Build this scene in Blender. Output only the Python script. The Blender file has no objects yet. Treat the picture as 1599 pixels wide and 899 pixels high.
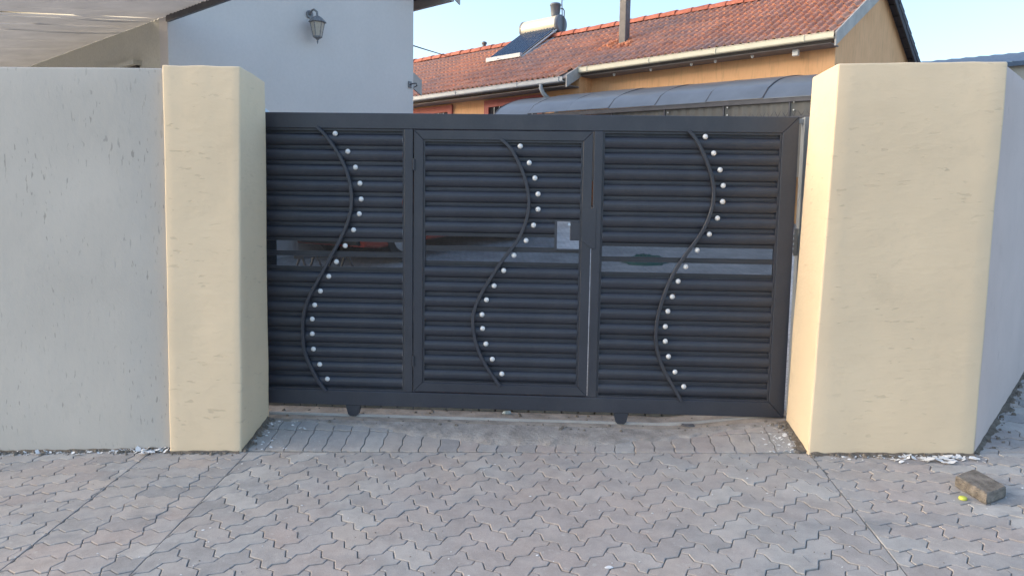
import bpy, bmesh, math, random
from mathutils import Vector, Matrix, Euler, noise
random.seed(7)
S = bpy.context.scene
COL = S.collection
R = math.radians

# ------------------------------------------------------------------ camera
cam_d = bpy.data.cameras.new('camera'); cam = bpy.data.objects.new('camera', cam_d); COL.objects.link(cam)
cam_d.sensor_fit = 'HORIZONTAL'; cam_d.sensor_width = 36.0; cam_d.lens = 36.0 * 1180.0 / 1599.0
cam_d.clip_start = 0.05; cam_d.clip_end = 2000.0
_yaw, _pitch, _roll = 0.0512678, 0.10053, 0.015921
cam.matrix_world = (Matrix.Translation((0.169, -4.7155, 1.3182)) @ Matrix.Rotation(_yaw, 4, 'Z')
                    @ Matrix.Rotation(math.pi / 2 - _pitch, 4, 'X') @ Matrix.Rotation(_roll, 4, 'Z'))
S.camera = cam
# ------------------------------------------------------------------ sky, sun, exposure
SUN_AZ, SUN_EL = R(-90), R(16)          # azimuth clockwise from +Y: veiled sun on the left, a little behind
world = bpy.data.worlds.new('World'); S.world = world; world.use_nodes = True
wn = world.node_tree
sky = wn.nodes.new('ShaderNodeTexSky'); sky.sky_type = 'NISHITA'; sky.sun_disc = False
sky.sun_elevation = SUN_EL; sky.sun_rotation = SUN_AZ; sky.dust_density = 2.4; sky.ozone_density = 1.5; sky.air_density = 1.0
wn.links.new(sky.outputs[0], wn.nodes['Background'].inputs[0])
wn.nodes['Background'].inputs[1].default_value = 0.15
sun_d = bpy.data.lights.new('sun', 'SUN'); sun_d.energy = 0.5; sun_d.angle = R(100); sun_d.color = (1.0, .89, .74)
sun = bpy.data.objects.new('sun', sun_d); COL.objects.link(sun)
_sv = Vector((math.sin(SUN_AZ) * math.cos(SUN_EL), math.cos(SUN_AZ) * math.cos(SUN_EL), math.sin(SUN_EL)))
sun.rotation_euler = (-_sv).to_track_quat('-Z', 'Y').to_euler()
sun.location = (-20, -6, 12)
S.view_settings.view_transform = 'Standard'; S.view_settings.look = 'None'
S.view_settings.gamma = 1.0; S.view_settings.exposure = 1.66
S.cycles.use_denoising = True
S.cycles.max_bounces = 8

# ------------------------------------------------------------------ materials
def ramp(nt, fac, stops):
    r = nt.nodes.new('ShaderNodeValToRGB')
    while len(r.color_ramp.elements) < len(stops): r.color_ramp.elements.new(0.5)
    for e, (p, c) in zip(r.color_ramp.elements, stops):
        e.position = p; e.color = (c, c, c, 1) if isinstance(c, (int, float)) else (*c, 1)
    nt.links.new(fac, r.inputs[0]); return r.outputs[0]
def tex_noise(nt, vec, scale, detail=4, rough=.55, stretch=None):
    if stretch:
        m = nt.nodes.new('ShaderNodeMapping'); m.inputs['Scale'].default_value = stretch
        nt.links.new(vec, m.inputs[0]); vec = m.outputs[0]
    n = nt.nodes.new('ShaderNodeTexNoise'); n.inputs['Scale'].default_value = scale
    n.inputs['Detail'].default_value = detail; n.inputs['Roughness'].default_value = rough
    nt.links.new(vec, n.inputs['Vector']); return n.outputs[0]
def mixc(nt, fac, a, b, mode='MIX'):
    m = nt.nodes.new('ShaderNodeMix'); m.data_type = 'RGBA'; m.blend_type = mode
    for v, s in ((fac, m.inputs[0]), (a, m.inputs[6]), (b, m.inputs[7])):
        if hasattr(v, 'is_linked'): nt.links.new(v, s)
        elif isinstance(v, (int, float)): s.default_value = v
        else: s.default_value = (*v, 1)
    return m.outputs[2]
def math_n(nt, op, a, b):
    m = nt.nodes.new('ShaderNodeMath'); m.operation = op
    for v, s in ((a, m.inputs[0]), (b, m.inputs[1])):
        if hasattr(v, 'is_linked'): nt.links.new(v, s)
        else: s.default_value = v
    return m.outputs[0]
def base(name, rough=.6, metal=0.0, spec=.5):
    m = bpy.data.materials.new(name); m.use_nodes = True; nt = m.node_tree
    b = nt.nodes['Principled BSDF']; b.inputs['Roughness'].default_value = rough; b.inputs['Metallic'].default_value = metal
    b.inputs['Specular IOR Level'].default_value = spec
    return m, nt, b
def bump(nt, b, h, strength=.3, dist=.01):
    n = nt.nodes.new('ShaderNodeBump'); n.inputs['Strength'].default_value = strength; n.inputs['Distance'].default_value = dist
    nt.links.new(h, n.inputs['Height']); nt.links.new(n.outputs[0], b.inputs['Normal'])
def pos(nt): return nt.nodes.new('ShaderNodeNewGeometry').outputs['Position']
def rnd(nt): return nt.nodes.new('ShaderNodeObjectInfo').outputs['Random']
def mat(name, col, rough=.6, metal=0.0, var=.12, scale=6.0, bstr=0.0, bscale=60.0, spec=.5, objvar=0.0, fine=.06):
    """plain painted / cast surface: blotches, fine grain, optional relief"""
    m, nt, b = base(name, rough, metal, spec)
    P = pos(nt)
    lo = tuple(c * (1 - var) for c in col); hi = tuple(min(1, c * (1 + var)) for c in col)
    c = ramp(nt, tex_noise(nt, P, scale), [(.3, lo), (.7, hi)])
    g = ramp(nt, tex_noise(nt, P, scale * 22, 2), [(.3, 1 - fine * 2), (.7, 1.0)])
    c = mixc(nt, 1.0, c, g, 'MULTIPLY')
    if objvar:
        o = ramp(nt, rnd(nt), [(0, 1 - objvar), (1, 1 + 0.0)])
        c = mixc(nt, 1.0, c, o, 'MULTIPLY')
    nt.links.new(c, b.inputs['Base Color'])
    rr = ramp(nt, tex_noise(nt, P, scale * 3, 3), [(.3, max(0, rough - .08)), (.7, min(1, rough + .08))])
    nt.links.new(rr, b.inputs['Roughness'])
    if bstr: bump(nt, b, tex_noise(nt, P, bscale, 5), bstr, .01)
    return m
def plaster(name, col, stretch, pit=.30, smear=(1, 1, 1), thr=.685, relief=.20):
    """hand-floated painted plaster: dragged pits, trowel ridges, dirty splash marks with their own shapes"""
    m, nt, b = base(name, .82, 0, .25)
    P = pos(nt)
    blot = ramp(nt, tex_noise(nt, P, 1.6, 5), [(.3, tuple(c * .93 for c in col)), (.7, tuple(min(1, c * 1.05) for c in col))])
    n1 = tex_noise(nt, P, 1.0, 2, .5, stretch)
    pits = ramp(nt, n1, [(thr, 0.0), (thr + .04, 1.0)])
    gate_ = ramp(nt, tex_noise(nt, P, 2.2, 3), [(.42, 0.0), (.6, 1.0)])
    pits = mixc(nt, 1.0, pits, gate_, 'MULTIPLY')
    c = mixc(nt, math_n(nt, 'MULTIPLY', pits, pit), blot, tuple(k * .35 for k in col))
    grime = ramp(nt, tex_noise(nt, P, 5, 6, .7), [(.55, 0.0), (.8, .22)])
    c = mixc(nt, grime, c, tuple(k * .6 for k in col))
    nt.links.new(c, b.inputs['Base Color'])
    h1 = tex_noise(nt, P, 28, 6, .65, smear)
    h2 = tex_noise(nt, P, 7, 4, .5, smear)
    h = math_n(nt, 'ADD', math_n(nt, 'MULTIPLY', h1, .5), h2)
    h = math_n(nt, 'SUBTRACT', h, math_n(nt, 'MULTIPLY', pits, .55))
    bump(nt, b, h, relief, .012)
    return m
def paver_mat(name, tint=1.0, dark=0.0):
    m, nt, b = base(name, .8, 0, .3)
    P = pos(nt); r = rnd(nt)
    c = ramp(nt, r, [(0, (.310, .302, .300)), (.28, (.390, .372, .362)), (.5, (.410, .372, .345)), (.72, (.350, .345, .345)), (1, (.450, .432, .412))])
    pink = ramp(nt, tex_noise(nt, P, 1.3, 3), [(.45, 0.0), (.62, .8)])
    wn_ = nt.nodes.new('ShaderNodeTexWhiteNoise'); wn_.noise_dimensions = '1D'; nt.links.new(r, wn_.inputs['W'])
    c = mixc(nt, math_n(nt, 'MULTIPLY', pink, wn_.outputs[0]), c, (.400, .338, .312))
    dn = nt.nodes.new('ShaderNodeVectorMath'); dn.operation = 'DISTANCE'; nt.links.new(P, dn.inputs[0]); dn.inputs[1].default_value = (.22, -1.25, -.15)
    st = math_n(nt, 'SUBTRACT', math_n(nt, 'ADD', .95, math_n(nt, 'MULTIPLY', tex_noise(nt, P, 3.2, 5, .65), .9)), math_n(nt, 'MULTIPLY', dn.outputs['Value'], 1.25))
    st = ramp(nt, st, [(.3, 0.0), (.9, .36)])                                     # rusty-pink stain in the middle of the drive
    c = mixc(nt, st, c, (.395, .318, .292))
    d = ramp(nt, tex_noise(nt, P, 9, 6, .7), [(.35, .84), (.55, 1.0), (.75, 1.08)])
    c = mixc(nt, 1.0, c, d, 'MULTIPLY')
    sp = ramp(nt, tex_noise(nt, P, 26, 3, .6), [(.62, 0.0), (.72, .5)])          # cement dust smears
    c = mixc(nt, sp, c, (.49, .475, .46))
    bl = ramp(nt, tex_noise(nt, P, 4.2, 4, .6, (.6, 1.6, 1)), [(.56, 0.0), (.70, .28 + dark)])
    c = mixc(nt, bl, c, (.19, .20, .215))
    g = ramp(nt, tex_noise(nt, P, 330, 2), [(.3, .82), (.7, 1.1)])
    c = mixc(nt, 1.0, c, g, 'MULTIPLY')
    nt.links.new(c, b.inputs['Base Color'])
    bump(nt, b, math_n(nt, 'ADD', tex_noise(nt, P, 160, 4, .7), math_n(nt, 'MULTIPLY', tex_noise(nt, P, 22, 4), 1.2)), .35, .006)
    return m
M = {}
M['gate'] = mat('gate_paint', (.042, .046, .058), .38, 0, .10, 3, .02, 240, .5)
def _gate():
    m = mat('gate_paint', (.037, .042, .058), .40, 0, .10, 3, .02, 240, .5); nt = m.node_tree; b_ = nt.nodes['Principled BSDF']
    src = b_.inputs['Base Color'].links[0].from_socket; P = pos(nt)
    d = ramp(nt, tex_noise(nt, P, 3.5, 7, .7, (1, 1, .55)), [(.48, 0.0), (.78, .11)])
    sp = ramp(nt, tex_noise(nt, P, 75, 3, .6), [(.68, 0.0), (.76, .22)])
    nt.links.new(mixc(nt, math_n(nt, 'MAXIMUM', d, sp), src, (.20, .19, .175)), b_.inputs['Base Color']); return m
M['gate'] = _gate()
M['stud'] = mat('pearl_stud', (.78, .78, .78), .22, 0, .04, 30)
M['wall_grey'] = plaster('grey_plaster', (.450, .435, .410), (62, 62, 14), .50, (1.2, 1.2, .8), .645)
M['wall_grey_right'] = plaster('grey_plaster_side', (.58, .485, .460), (42, 42, 9), .3, (1.3, 1.3, .5), .70)  # left wall's paint, lightened in place of the light this side lacks
M['cream'] = plaster('cream_plaster', (.690, .565, .405), (12, 12, 44), .22, (.75, .75, 1.6), .660, .30)
M['house_grey'] = mat('house_grey_paint', (.62, .59, .575), .85, 0, .03, 1.2, .12, 90, .2, 0, .02)
M['house_beige'] = mat('house_beige_paint', (.62, .60, .53), .85, 0, .05, 1.5, .12, 90, .2)
M['orange'] = None
M['white'] = mat('white_paint', (.78, .78, .76), .5, 0, .05, 8)
M['cream_metal'] = mat('cream_gutter_paint', (.70, .65, .50), .45, 0, .06, 5)
M['grey_metal'] = mat('grey_gutter_paint', (.44, .47, .50), .45, 0, .08, 5)
M['fascia'] = mat('weathered_fascia', (.43, .41, .39), .75, 0, .14, 6, .1, 90)
M['timber_dark'] = mat('dark_timber', (.10, .085, .075), .75, 0, .2, 10)
M['soffit'] = mat('soffit_board', (.24, .21, .20), .8, 0, .1, 4)
M['tile'] = None
M['ridge'] = mat('ridge_tile', (.50, .165, .11), .8, 0, .25, 7, .2, 60, .3, .25)
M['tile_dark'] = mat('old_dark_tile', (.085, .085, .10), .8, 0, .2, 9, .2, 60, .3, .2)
M['mortar'] = mat('orange_mortar', (.50, .19, .10), .9, 0, .25, 20, .5, 90)
M['glass_dark'] = mat('dark_window_glass', (.02, .023, .03), .06, 0, .05, 3)
M['red_paint'] = mat('pink_red_trim', (.40, .105, .095), .7, 0, .1, 6)
M['steel'] = mat('galvanised_steel', (.48, .50, .52), .38, .85, .1, 10)
M['post_grey'] = mat('pale_grey_steel', (.26, .29, .32), .45, 0, .08, 6)
M['tank'] = mat('geyser_tank_metal', (.66, .60, .48), .4, .1, .05, 3)
M['tank_cap'] = mat('geyser_end_cap', (.14, .16, .19), .5, 0, .06, 6)  # blue-grey shade on the tank ends is put into this colour
M['tube'] = mat('vacuum_tube', (.035, .06, .11), .28, 0, .05, 5, 0, 60, 1.0)
M['black'] = mat('black_rubber', (.018, .018, .019), .75, 0, .1, 10)
M['dark_metal'] = mat('dark_pipe_metal', (.10, .095, .10), .55, .3, .15, 6)
M['lamp_glass'] = mat('frosted_lamp_glass', (.46, .42, .36), .3, 0, .06, 20)
M['lamp_metal'] = mat('weathered_lamp_metal', (.23, .235, .25), .6, .3, .35, 60, .2, 120)
M['concrete'] = mat('track_concrete', (.36, .31, .265), .9, 0, .30, 9, .9, 45, .2, 0, .12)
M['slurry'] = mat('cement_slurry', (.365, .335, .312), .9, 0, .26, 11, .9, 50, .2, 0, .12)
M['soil'] = mat('joint_sand', (.29, .27, .248), .95, 0, .2, 8, .6, 180, .2, 0, .2)
M['brick'] = mat('cement_brick', (.31, .30, .29), .9, 0, .15, 12, .4, 90, .2, .2)
M['loose'] = mat('loose_paver_concrete', (.25, .225, .20), .92, 0, .42, 22, 1.0, 130, .2, 0, .22)
M['flake'] = mat('white_paint_flake', (.74, .75, .77), .7, 0, .1, 40)
M['crumb'] = mat('mortar_crumb', (.17, .15, .13), .95, 0, .35, 40)
M['dirt'] = mat('packed_dirt', (.215, .185, .155), .95, 0, .35, 30, .9, 160, .2, 0, .25)
M['cap'] = mat('lime_plastic', (.62, .66, .10), .4, 0, .1, 60)
M['pave_drive'] = paver_mat('driveway_paver')
M['pave_side'] = paver_mat('pavement_paver', 1, .30)
M['car'] = mat('red_car_paint', (.38, .042, .022), .22, 0, .04, 2, 0, 60, .6)
M['tarp'] = mat('green_tarpaulin', (.02, .12, .095), .55, 0, .15, 12)
M['drum'] = mat('pale_blue_plastic', (.50, .60, .66), .4, 0, .04, 4)
M['neighbour'] = mat('neighbour_wall_paint', (.46, .42, .36), .9, 0, .06, 2)
M['rust_roof'] = mat('sheet_roof_blue_grey', (.085, .12, .18), .55, .0, .12, 4)
def _orange():
    m, nt, b = base('orange_plaster', .85, 0, .2); P = pos(nt)
    c = ramp(nt, tex_noise(nt, P, 2.2, 5), [(.3, (.72, .41, .215)), (.7, (.79, .465, .25))])
    st = ramp(nt, tex_noise(nt, P, 1, 4, .6, (26, 26, 3)), [(.5, 0.0), (.75, .4)])   # scratched vertical grain
    c = mixc(nt, st, c, (.39, .24, .13)); nt.links.new(c, b.inputs['Base Color'])
    bump(nt, b, tex_noise(nt, P, 1, 4, .6, (40, 40, 7)), .4, .012); return m
M['orange'] = _orange()
def _tile():
    m, nt, b = base('red_roof_tile', .78, 0, .3); P = pos(nt); r = rnd(nt)
    c = ramp(nt, r, [(0, (.50, .245, .17)), (.5, (.62, .30, .20)), (1, (.70, .355, .235))])
    g = ramp(nt, tex_noise(nt, P, .55, 4, .6), [(.42, 0.0), (.62, .6)])               # lichen-grey weathered bands
    c = mixc(nt, g, c, (.36, .265, .245))
    s = ramp(nt, tex_noise(nt, P, 14, 5, .7), [(.35, .72), (.7, 1.12)])
    c = mixc(nt, 1.0, c, s, 'MULTIPLY'); nt.links.new(c, b.inputs['Base Color'])
    bump(nt, b, tex_noise(nt, P, 90, 4), .25, .006); return m
M['tile'] = _tile()
def _glassy(name, tint, gl=.12, rough=.04):
    m = bpy.data.materials.new(name); m.use_nodes = True; nt = m.node_tree
    out = nt.nodes['Material Output']; nt.nodes.remove(nt.nodes['Principled BSDF'])
    t = nt.nodes.new('ShaderNodeBsdfTransparent'); t.inputs[0].default_value = (*tint, 1)
    g = nt.nodes.new('ShaderNodeBsdfGlossy'); g.inputs['Roughness'].default_value = rough
    fr = nt.nodes.new('ShaderNodeFresnel'); fr.inputs[0].default_value = 1.49
    x = nt.nodes.new('ShaderNodeMixShader'); nt.links.new(fr.outputs[0], x.inputs[0])
    nt.links.new(t.outputs[0], x.inputs[1]); nt.links.new(g.outputs[0], x.inputs[2]); nt.links.new(x.outputs[0], out.inputs[0])
    return m
M['acrylic'] = _glassy('smoky_acrylic', (.60, .63, .66))
def _poly(name, col, tr, rough=.35):
    m, nt, b = base(name, rough); P = pos(nt)
    c = ramp(nt, tex_noise(nt, P, 3, 4, .6), [(.3, tuple(k * .8 for k in col)), (.7, col)])
    nt.links.new(c, b.inputs['Base Color'])
    t = nt.nodes.new('ShaderNodeBsdfTranslucent'); nt.links.new(c, t.inputs[0])
    x = nt.nodes.new('ShaderNodeMixShader'); x.inputs[0].default_value = tr
    nt.links.new(b.outputs[0], x.inputs[1]); nt.links.new(t.outputs[0], x.inputs[2])
    nt.links.new(x.outputs[0], nt.nodes['Material Output'].inputs[0]); return m
M['canopy'] = _poly('grey_canopy_sheet', (.18, .197, .225), .05, .3)
M['sheet_side'] = _poly('dirty_side_sheet', (.17, .155, .135), .2, .4)
M['shade'] = _poly('carport_sheet', (.44, .43, .43), .40, .5)
M['shade_clear'] = _poly('clear_carport_strip', (.80, .80, .76), .75, .4)
def _yard():
    m, nt, b = base('yard_paving', .85, 0, .3); P = pos(nt)
    br = nt.nodes.new('ShaderNodeTexBrick'); mp = nt.nodes.new('ShaderNodeMapping'); mp.inputs['Rotation'].default_value = (0, 0, R(39))
    nt.links.new(P, mp.inputs[0]); nt.links.new(mp.outputs[0], br.inputs[0]); br.inputs['Scale'].default_value = 4.5
    br.inputs['Color1'].default_value = (.43, .43, .43, 1); br.inputs['Color2'].default_value = (.52, .51, .50, 1); br.inputs['Mortar'].default_value = (.27, .26, .25, 1)
    br.inputs['Mortar Size'].default_value = .018
    d = ramp(nt, tex_noise(nt, P, 3, 5, .7), [(.3, .7), (.7, 1.15)])
    nt.links.new(mixc(nt, 1.0, br.outputs[0], d, 'MULTIPLY'), b.inputs['Base Color'])
    bump(nt, b, br.outputs[1], -.4, .01); return m
M['yard'] = _yard()

# ------------------------------------------------------------------ building helpers
def tag(o, label=None, cat=None, group=None, kind=None):
    for k, v in (('label', label), ('category', cat), ('group', group), ('kind', kind)):
        if v: o[k] = v
    return o
def thing(name, loc, label, cat, group=None):
    o = bpy.data.objects.new(name, None); COL.objects.link(o); o.location = loc; o.empty_display_size = .2
    return tag(o, label, cat, group)
def wloc(o):
    v = Vector((0, 0, 0))
    while o is not None: v = v + o.location; o = o.parent
    return v
class MB:
    """collects faces in world coordinates and links them as one mesh object"""
    def __init__(s): s.v = []; s.f = []; s.smooth = []
    def add(s, vs, fs, smooth=False):
        n = len(s.v); s.v += [Vector(p) for p in vs]
        for f in fs: s.f.append(tuple(i + n for i in f)); s.smooth.append(smooth)
        return s
    def box(s, x0, x1, y0, y1, z0, z1, T=None):
        vs = [Vector((x, y, z)) for z in (z0, z1) for y in (y0, y1) for x in (x0, x1)]
        if T: vs = [T(*p) for p in vs]
        return s.add(vs, [(0, 2, 3, 1), (4, 5, 7, 6), (0, 1, 5, 4), (2, 6, 7, 3), (0, 4, 6, 2), (1, 3, 7, 5)])
    def prism(s, poly, d):
        """closed planar polygon extruded by vector d"""
        d = Vector(d); n = len(poly); vs = [Vector(p) for p in poly]; vs += [p + d for p in vs]
        fs = [tuple(range(n))[::-1], tuple(range(n, 2 * n))] + [(i, (i + 1) % n, n + (i + 1) % n, n + i) for i in range(n)]
        return s.add(vs, fs)
    def loft(s, rings, cap=True, smooth=True, closed=True):
        n = len(rings[0]); vs = [Vector(p) for r in rings for p in r]; fs = []
        for k in range(len(rings) - 1):
            for i in range(n if closed else n - 1):
                j = (i + 1) % n; fs.append((k * n + i, k * n + j, (k + 1) * n + j, (k + 1) * n + i))
        s.add(vs, fs, smooth)
        if cap and closed:
            s.add(rings[0][::-1], [tuple(range(n))]); s.add(rings[-1], [tuple(range(n))])
        return s
    def tube(s, path, r, n=8, smooth=True, rr=None):
        path = [Vector(p) for p in path]; rings = []
        up = Vector((0, 0, 1))
        for i, p in enumerate(path):
            t = (path[min(i + 1, len(path) - 1)] - path[max(i - 1, 0)]).normalized()
            a = up if abs(t.dot(up)) < .95 else Vector((1, 0, 0))
            u = t.cross(a).normalized(); w = t.cross(u).normalized()
            q = rr[i] if rr else r
            rings.append([p + (u * math.cos(2 * math.pi * k / n) + w * math.sin(2 * math.pi * k / n)) * q for k in range(n)])
        return s.loft(rings, True, smooth)
    def build(s, name, m, parent=None, bevel=0.0, seg=2, fix=True):
        lo = Vector((min(p[i] for p in s.v) for i in range(3))); hi = Vector((max(p[i] for p in s.v) for i in range(3)))
        c = (lo + hi) / 2
        if parent is None: c = Vector((c.x, c.y, lo.z))
        me = bpy.data.meshes.new(name); me.from_pydata([p - c for p in s.v], [], s.f); me.update()
        for p, q in zip(me.polygons, s.smooth): p.use_smooth = q
        if fix or bevel:
            bm = bmesh.new(); bm.from_mesh(me)
            if bevel:
                bmesh.ops.remove_doubles(bm, verts=bm.verts, dist=1e-5)
                es = [e for e in bm.edges if len(e.link_faces) == 2 and e.calc_face_angle(0) > .5]
                bmesh.ops.bevel(bm, geom=es, offset=bevel, segments=seg, affect='EDGES', profile=.5, clamp_overlap=True)
            bmesh.ops.recalc_face_normals(bm, faces=bm.faces)
            bm.to_mesh(me); bm.free()
        me.materials.append(m)
        o = bpy.data.objects.new(name, me); COL.objects.link(o)
        o.location = c
        if parent is not None: o.parent = parent; o.location = c - wloc(parent)
        return o
def inst(name, me, parent, wpos, rot=None):
    o = bpy.data.objects.new(name, me); COL.objects.link(o); o.location = Vector(wpos)
    if parent is not None: o.parent = parent; o.location = Vector(wpos) - wloc(parent)
    if rot is not None: o.rotation_euler = rot
    return o
def copy_tree(o, parent=None):
    c = o.copy(); COL.objects.link(c)
    c.parent = parent
    for ch in [q for q in bpy.data.objects if q.parent == o]: copy_tree(ch, c)
    return c

# ------------------------------------------------------------------ the lie of the land
AX = Vector((-.776, .63, 0)); BX = Vector((.63, .776, 0))          # the plot's own axes, turned about 50 degrees from the gate
def clampf(v, a, b): return max(a, min(b, v))
def street(x, y):
    b = -.075 + (.10 if y < -.45 else .17) * (clampf(y, -14, 12) + .45)
    b += .03 * clampf(x, -12, 12)
    if x < -1.9: b += .02 * (clampf(x, -8, 0) + 1.9)
    return b
def gate_z(x): u = clampf((x - .85) / .8, 0, 1); return -.018 + .075 * u * u * (3 - 2 * u)
def ramp_z(x, y):                                                    # between the pillars, up to the gate
    f = (clampf(y, -.45, -.10) + .45) / .35
    return (-.075 + .03 * x) * (1 - f) + (gate_z(x) + .002) * f
def yard_z(x, y):
    b = .0 + .127 * (clampf(y, .25, 14) - .25)
    return b + .02 * clampf(x, -12, 12)
def grid(name, xs, ys, fz, m, parent=None, keep=None):
    vs = [(x, y, fz(x, y)) for y in ys for x in xs]; n = len(xs); fs = []
    for j in range(len(ys) - 1):
        for i in range(n - 1):
            if keep and not keep((xs[i] + xs[i + 1]) / 2, (ys[j] + ys[j + 1]) / 2): continue
            fs.append((j * n + i, j * n + i + 1, (j + 1) * n + i + 1, (j + 1) * n + i))
    me = bpy.data.meshes.new(name); me.from_pydata(vs, [], fs); me.update(); me.materials.append(m)
    o = bpy.data.objects.new(name, me); COL.objects.link(o)
    if parent: o.parent = parent; o.location = -wloc(parent)
    return o
def frange(a, b, n): return [a + (b - a) * i / n for i in range(n + 1)]
def wall_line(y): return 2.62 + (y + .45) * (.63 / .776)             # x of the right boundary wall's outer face
def in_plot(x, y): return y > -.2 and x < wall_line(y)
gx = [-400, -150, -60, -30, -14, -12, -8, -5, -3.2, -1.9] + frange(-1.6, 1.7, 6) + [2.2, 2.6, 3, 3.5, 4, 5, 6.5, 8, 10, 12, 20, 60, 150, 400]
gy = [-400, -150, -60, -30, -14, -10, -7, -5, -3, -2, -1, -.45, -.2, 0, .5, 1, 2, 3, 4, 6, 8, 10, 12, 14, 20, 40, 150, 400]
ground = tag(grid('ground', gx, gy, lambda x, y: street(x, y) - (1.2 if in_plot(x, y) and y > -.05 else .10 if y > -.3 and -1.75 < x < 1.85 else .0070), M['soil']), kind='structure')
yard = tag(grid('yard', frange(-13, 12, 50), [.243] + frange(.5, 14, 27) + [22], yard_z, M['yard'], None, lambda x, y: x < wall_line(y) - .1), kind='structure')

# ------------------------------------------------------------------ interlocking pavers
CW = .115
AMP = .125
def wave(t):
    return AMP * ({0: 0, 1: 1, 2: -1}[t])
def outline(ni, nj, cw=CW, ox=0, amp=1.0):
    """zigzag outline of a paver that covers ni x nj cells; lower-left corner at the origin"""
    P = []
    for i in range(ni): P += [(i, 0), (i + .28, AMP * amp), (i + .72, -AMP * amp)]
    for j in range(nj): P += [(ni, j), (ni - AMP * amp, j + .28), (ni + AMP * amp, j + .72)]
    for i in range(ni, 0, -1): P += [(i, nj), (i - .28, nj - AMP * amp), (i - .72, nj + AMP * amp)]
    for j in range(nj, 0, -1): P += [(0, j), (AMP * amp, j - .28), (-AMP * amp, j - .72)]
    return [Vector((x * cw, y * cw)) for x, y in P]
def clip(poly, nx, ny, d):
    """keep nx*x+ny*y<=d"""
    out = []
    for i, p in enumerate(poly):
        q = poly[(i + 1) % len(poly)]; a = nx * p.x + ny * p.y - d; b = nx * q.x + ny * q.y - d
        if a <= 0: out.append(p)
        if (a < 0 < b) or (b < 0 < a): out.append(p + (q - p) * (a / (a - b)))
    return out
def area(poly): return .5 * sum(p.x * q.y - q.x * p.y for p, q in zip(poly, poly[1:] + poly[:1]))
def inset(poly, d):
    n = len(poly); out = []
    for i in range(n):
        a = (poly[i] - poly[i - 1]); b = (poly[(i + 1) % n] - poly[i])
        if a.length < 1e-7 or b.length < 1e-7: out.append(poly[i]); continue
        a.normalize(); b.normalize()
        na = Vector((-a.y, a.x)); nb = Vector((-b.y, b.x)); m = na + nb
        if m.length < 1e-4: out.append(poly[i] + na * d); continue
        m.normalize(); out.append(poly[i] + m * min(2.0 * d, d / max(.35, m.dot(na))))
    return out
def paver_faces(poly):
    o = inset(poly, .0016); t = inset(poly, .0050); n = len(poly)
    vs = [(p.x, p.y, -.013) for p in o] + [(p.x, p.y, -.0020) for p in inset(poly, .0024)] + [(p.x, p.y, 0) for p in t]
    fs = [tuple(range(2 * n, 3 * n))] + [(k * n + i, k * n + (i + 1) % n, (k + 1) * n + (i + 1) % n, (k + 1) * n + i) for k in (0, 1) for i in range(n)]
    return vs, fs
PM = {}
def paver_mesh(key, poly, m):
    if key is not None and key in PM: return PM[key]
    c = sum(poly, Vector((0, 0))) / len(poly)
    vs, fs = paver_faces([p - c for p in poly])
    me = bpy.data.meshes.new('paver'); me.from_pydata(vs, [], fs); me.update(); me.materials.append(m)
    if key is not None: PM[key] = (me, c)
    return me, c
def lay(parent, pieces, fz, m, region, visible, zone):
    """pieces: (key, polygon, transform angle, origin). Full ones share their mesh, cut ones have their own."""
    far = MB()
    for key, poly, ang, org in pieces:
        ca, sa = math.cos(ang), math.sin(ang)
        W = [Vector((org.x + p.x * ca - p.y * sa, org.y + p.x * sa + p.y * ca)) for p in poly]
        cut = W
        for h in region: 
            if not cut: break
            cut = clip(cut, *h)
        if len(cut) < 3: continue
        a = area(cut)
        if a < .0012: continue
        whole = abs(a - area(W)) < 1e-6
        cc = sum(cut, Vector((0, 0))) / len(cut)
        e = .02
        nrm = Vector((-(fz(cc.x + e, cc.y) - fz(cc.x - e, cc.y)) / (2 * e), -(fz(cc.x, cc.y + e) - fz(cc.x, cc.y - e)) / (2 * e), 1)).normalized()
        tilt = Vector((random.gauss(0, .0045), random.gauss(0, .0045), 0))
        q = Vector((0, 0, 1)).rotation_difference((nrm + tilt).normalized())
        dz = random.gauss(0, .0009)
        if visible(cc.x, cc.y):
            if whole:
                me, c = paver_mesh((zone, key), poly, m)
                pc = Vector((org.x + c.x * ca - c.y * sa, org.y + c.x * sa + c.y * ca))
                o = inst('paver', me, parent, (pc.x, pc.y, fz(pc.x, pc.y) + dz))
                o.rotation_mode = 'QUATERNION'; o.rotation_quaternion = q @ Euler((0, 0, ang + random.gauss(0, .006))).to_quaternion()
            else:
                me, c = paver_mesh(None, cut, m)
                o = inst('paver', me, parent, (c.x, c.y, fz(c.x, c.y) + dz)); o.rotation_mode = 'QUATERNION'; o.rotation_quaternion = q
        else:
            vs, fs = paver_faces([p - cc for p in cut])
            far.add([q @ Vector(v) + Vector((cc.x, cc.y, fz(cc.x, cc.y) + dz)) for v in vs], fs)
    if far.v:
        tag(far.build('paver_field', m, parent, fix=False), kind='stuff')
def herring(x0, x1, y0, y1, ang, org):
    out = []; ca, sa = math.cos(-ang), math.sin(-ang)
    n = int(max(x1 - x0, y1 - y0) / CW * 1.6) + 4
    hp = outline(2, 1); vp = outline(1, 2)
    for i in range(-n, n):
        for j in range(-n, n):
            k = (i - j) % 4
            if k not in (0, 3): continue
            c = Vector((i * CW, j * CW)); w = Vector((org.x + c.x * math.cos(ang) - c.y * math.sin(ang), org.y + c.x * math.sin(ang) + c.y * math.cos(ang)))
            if w.x < x0 - .3 or w.x > x1 + .3 or w.y < y0 - .3 or w.y > y1 + .3: continue
            out.append(('h' if k == 0 else 'v', hp if k == 0 else vp, ang, w))
    return out
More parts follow.
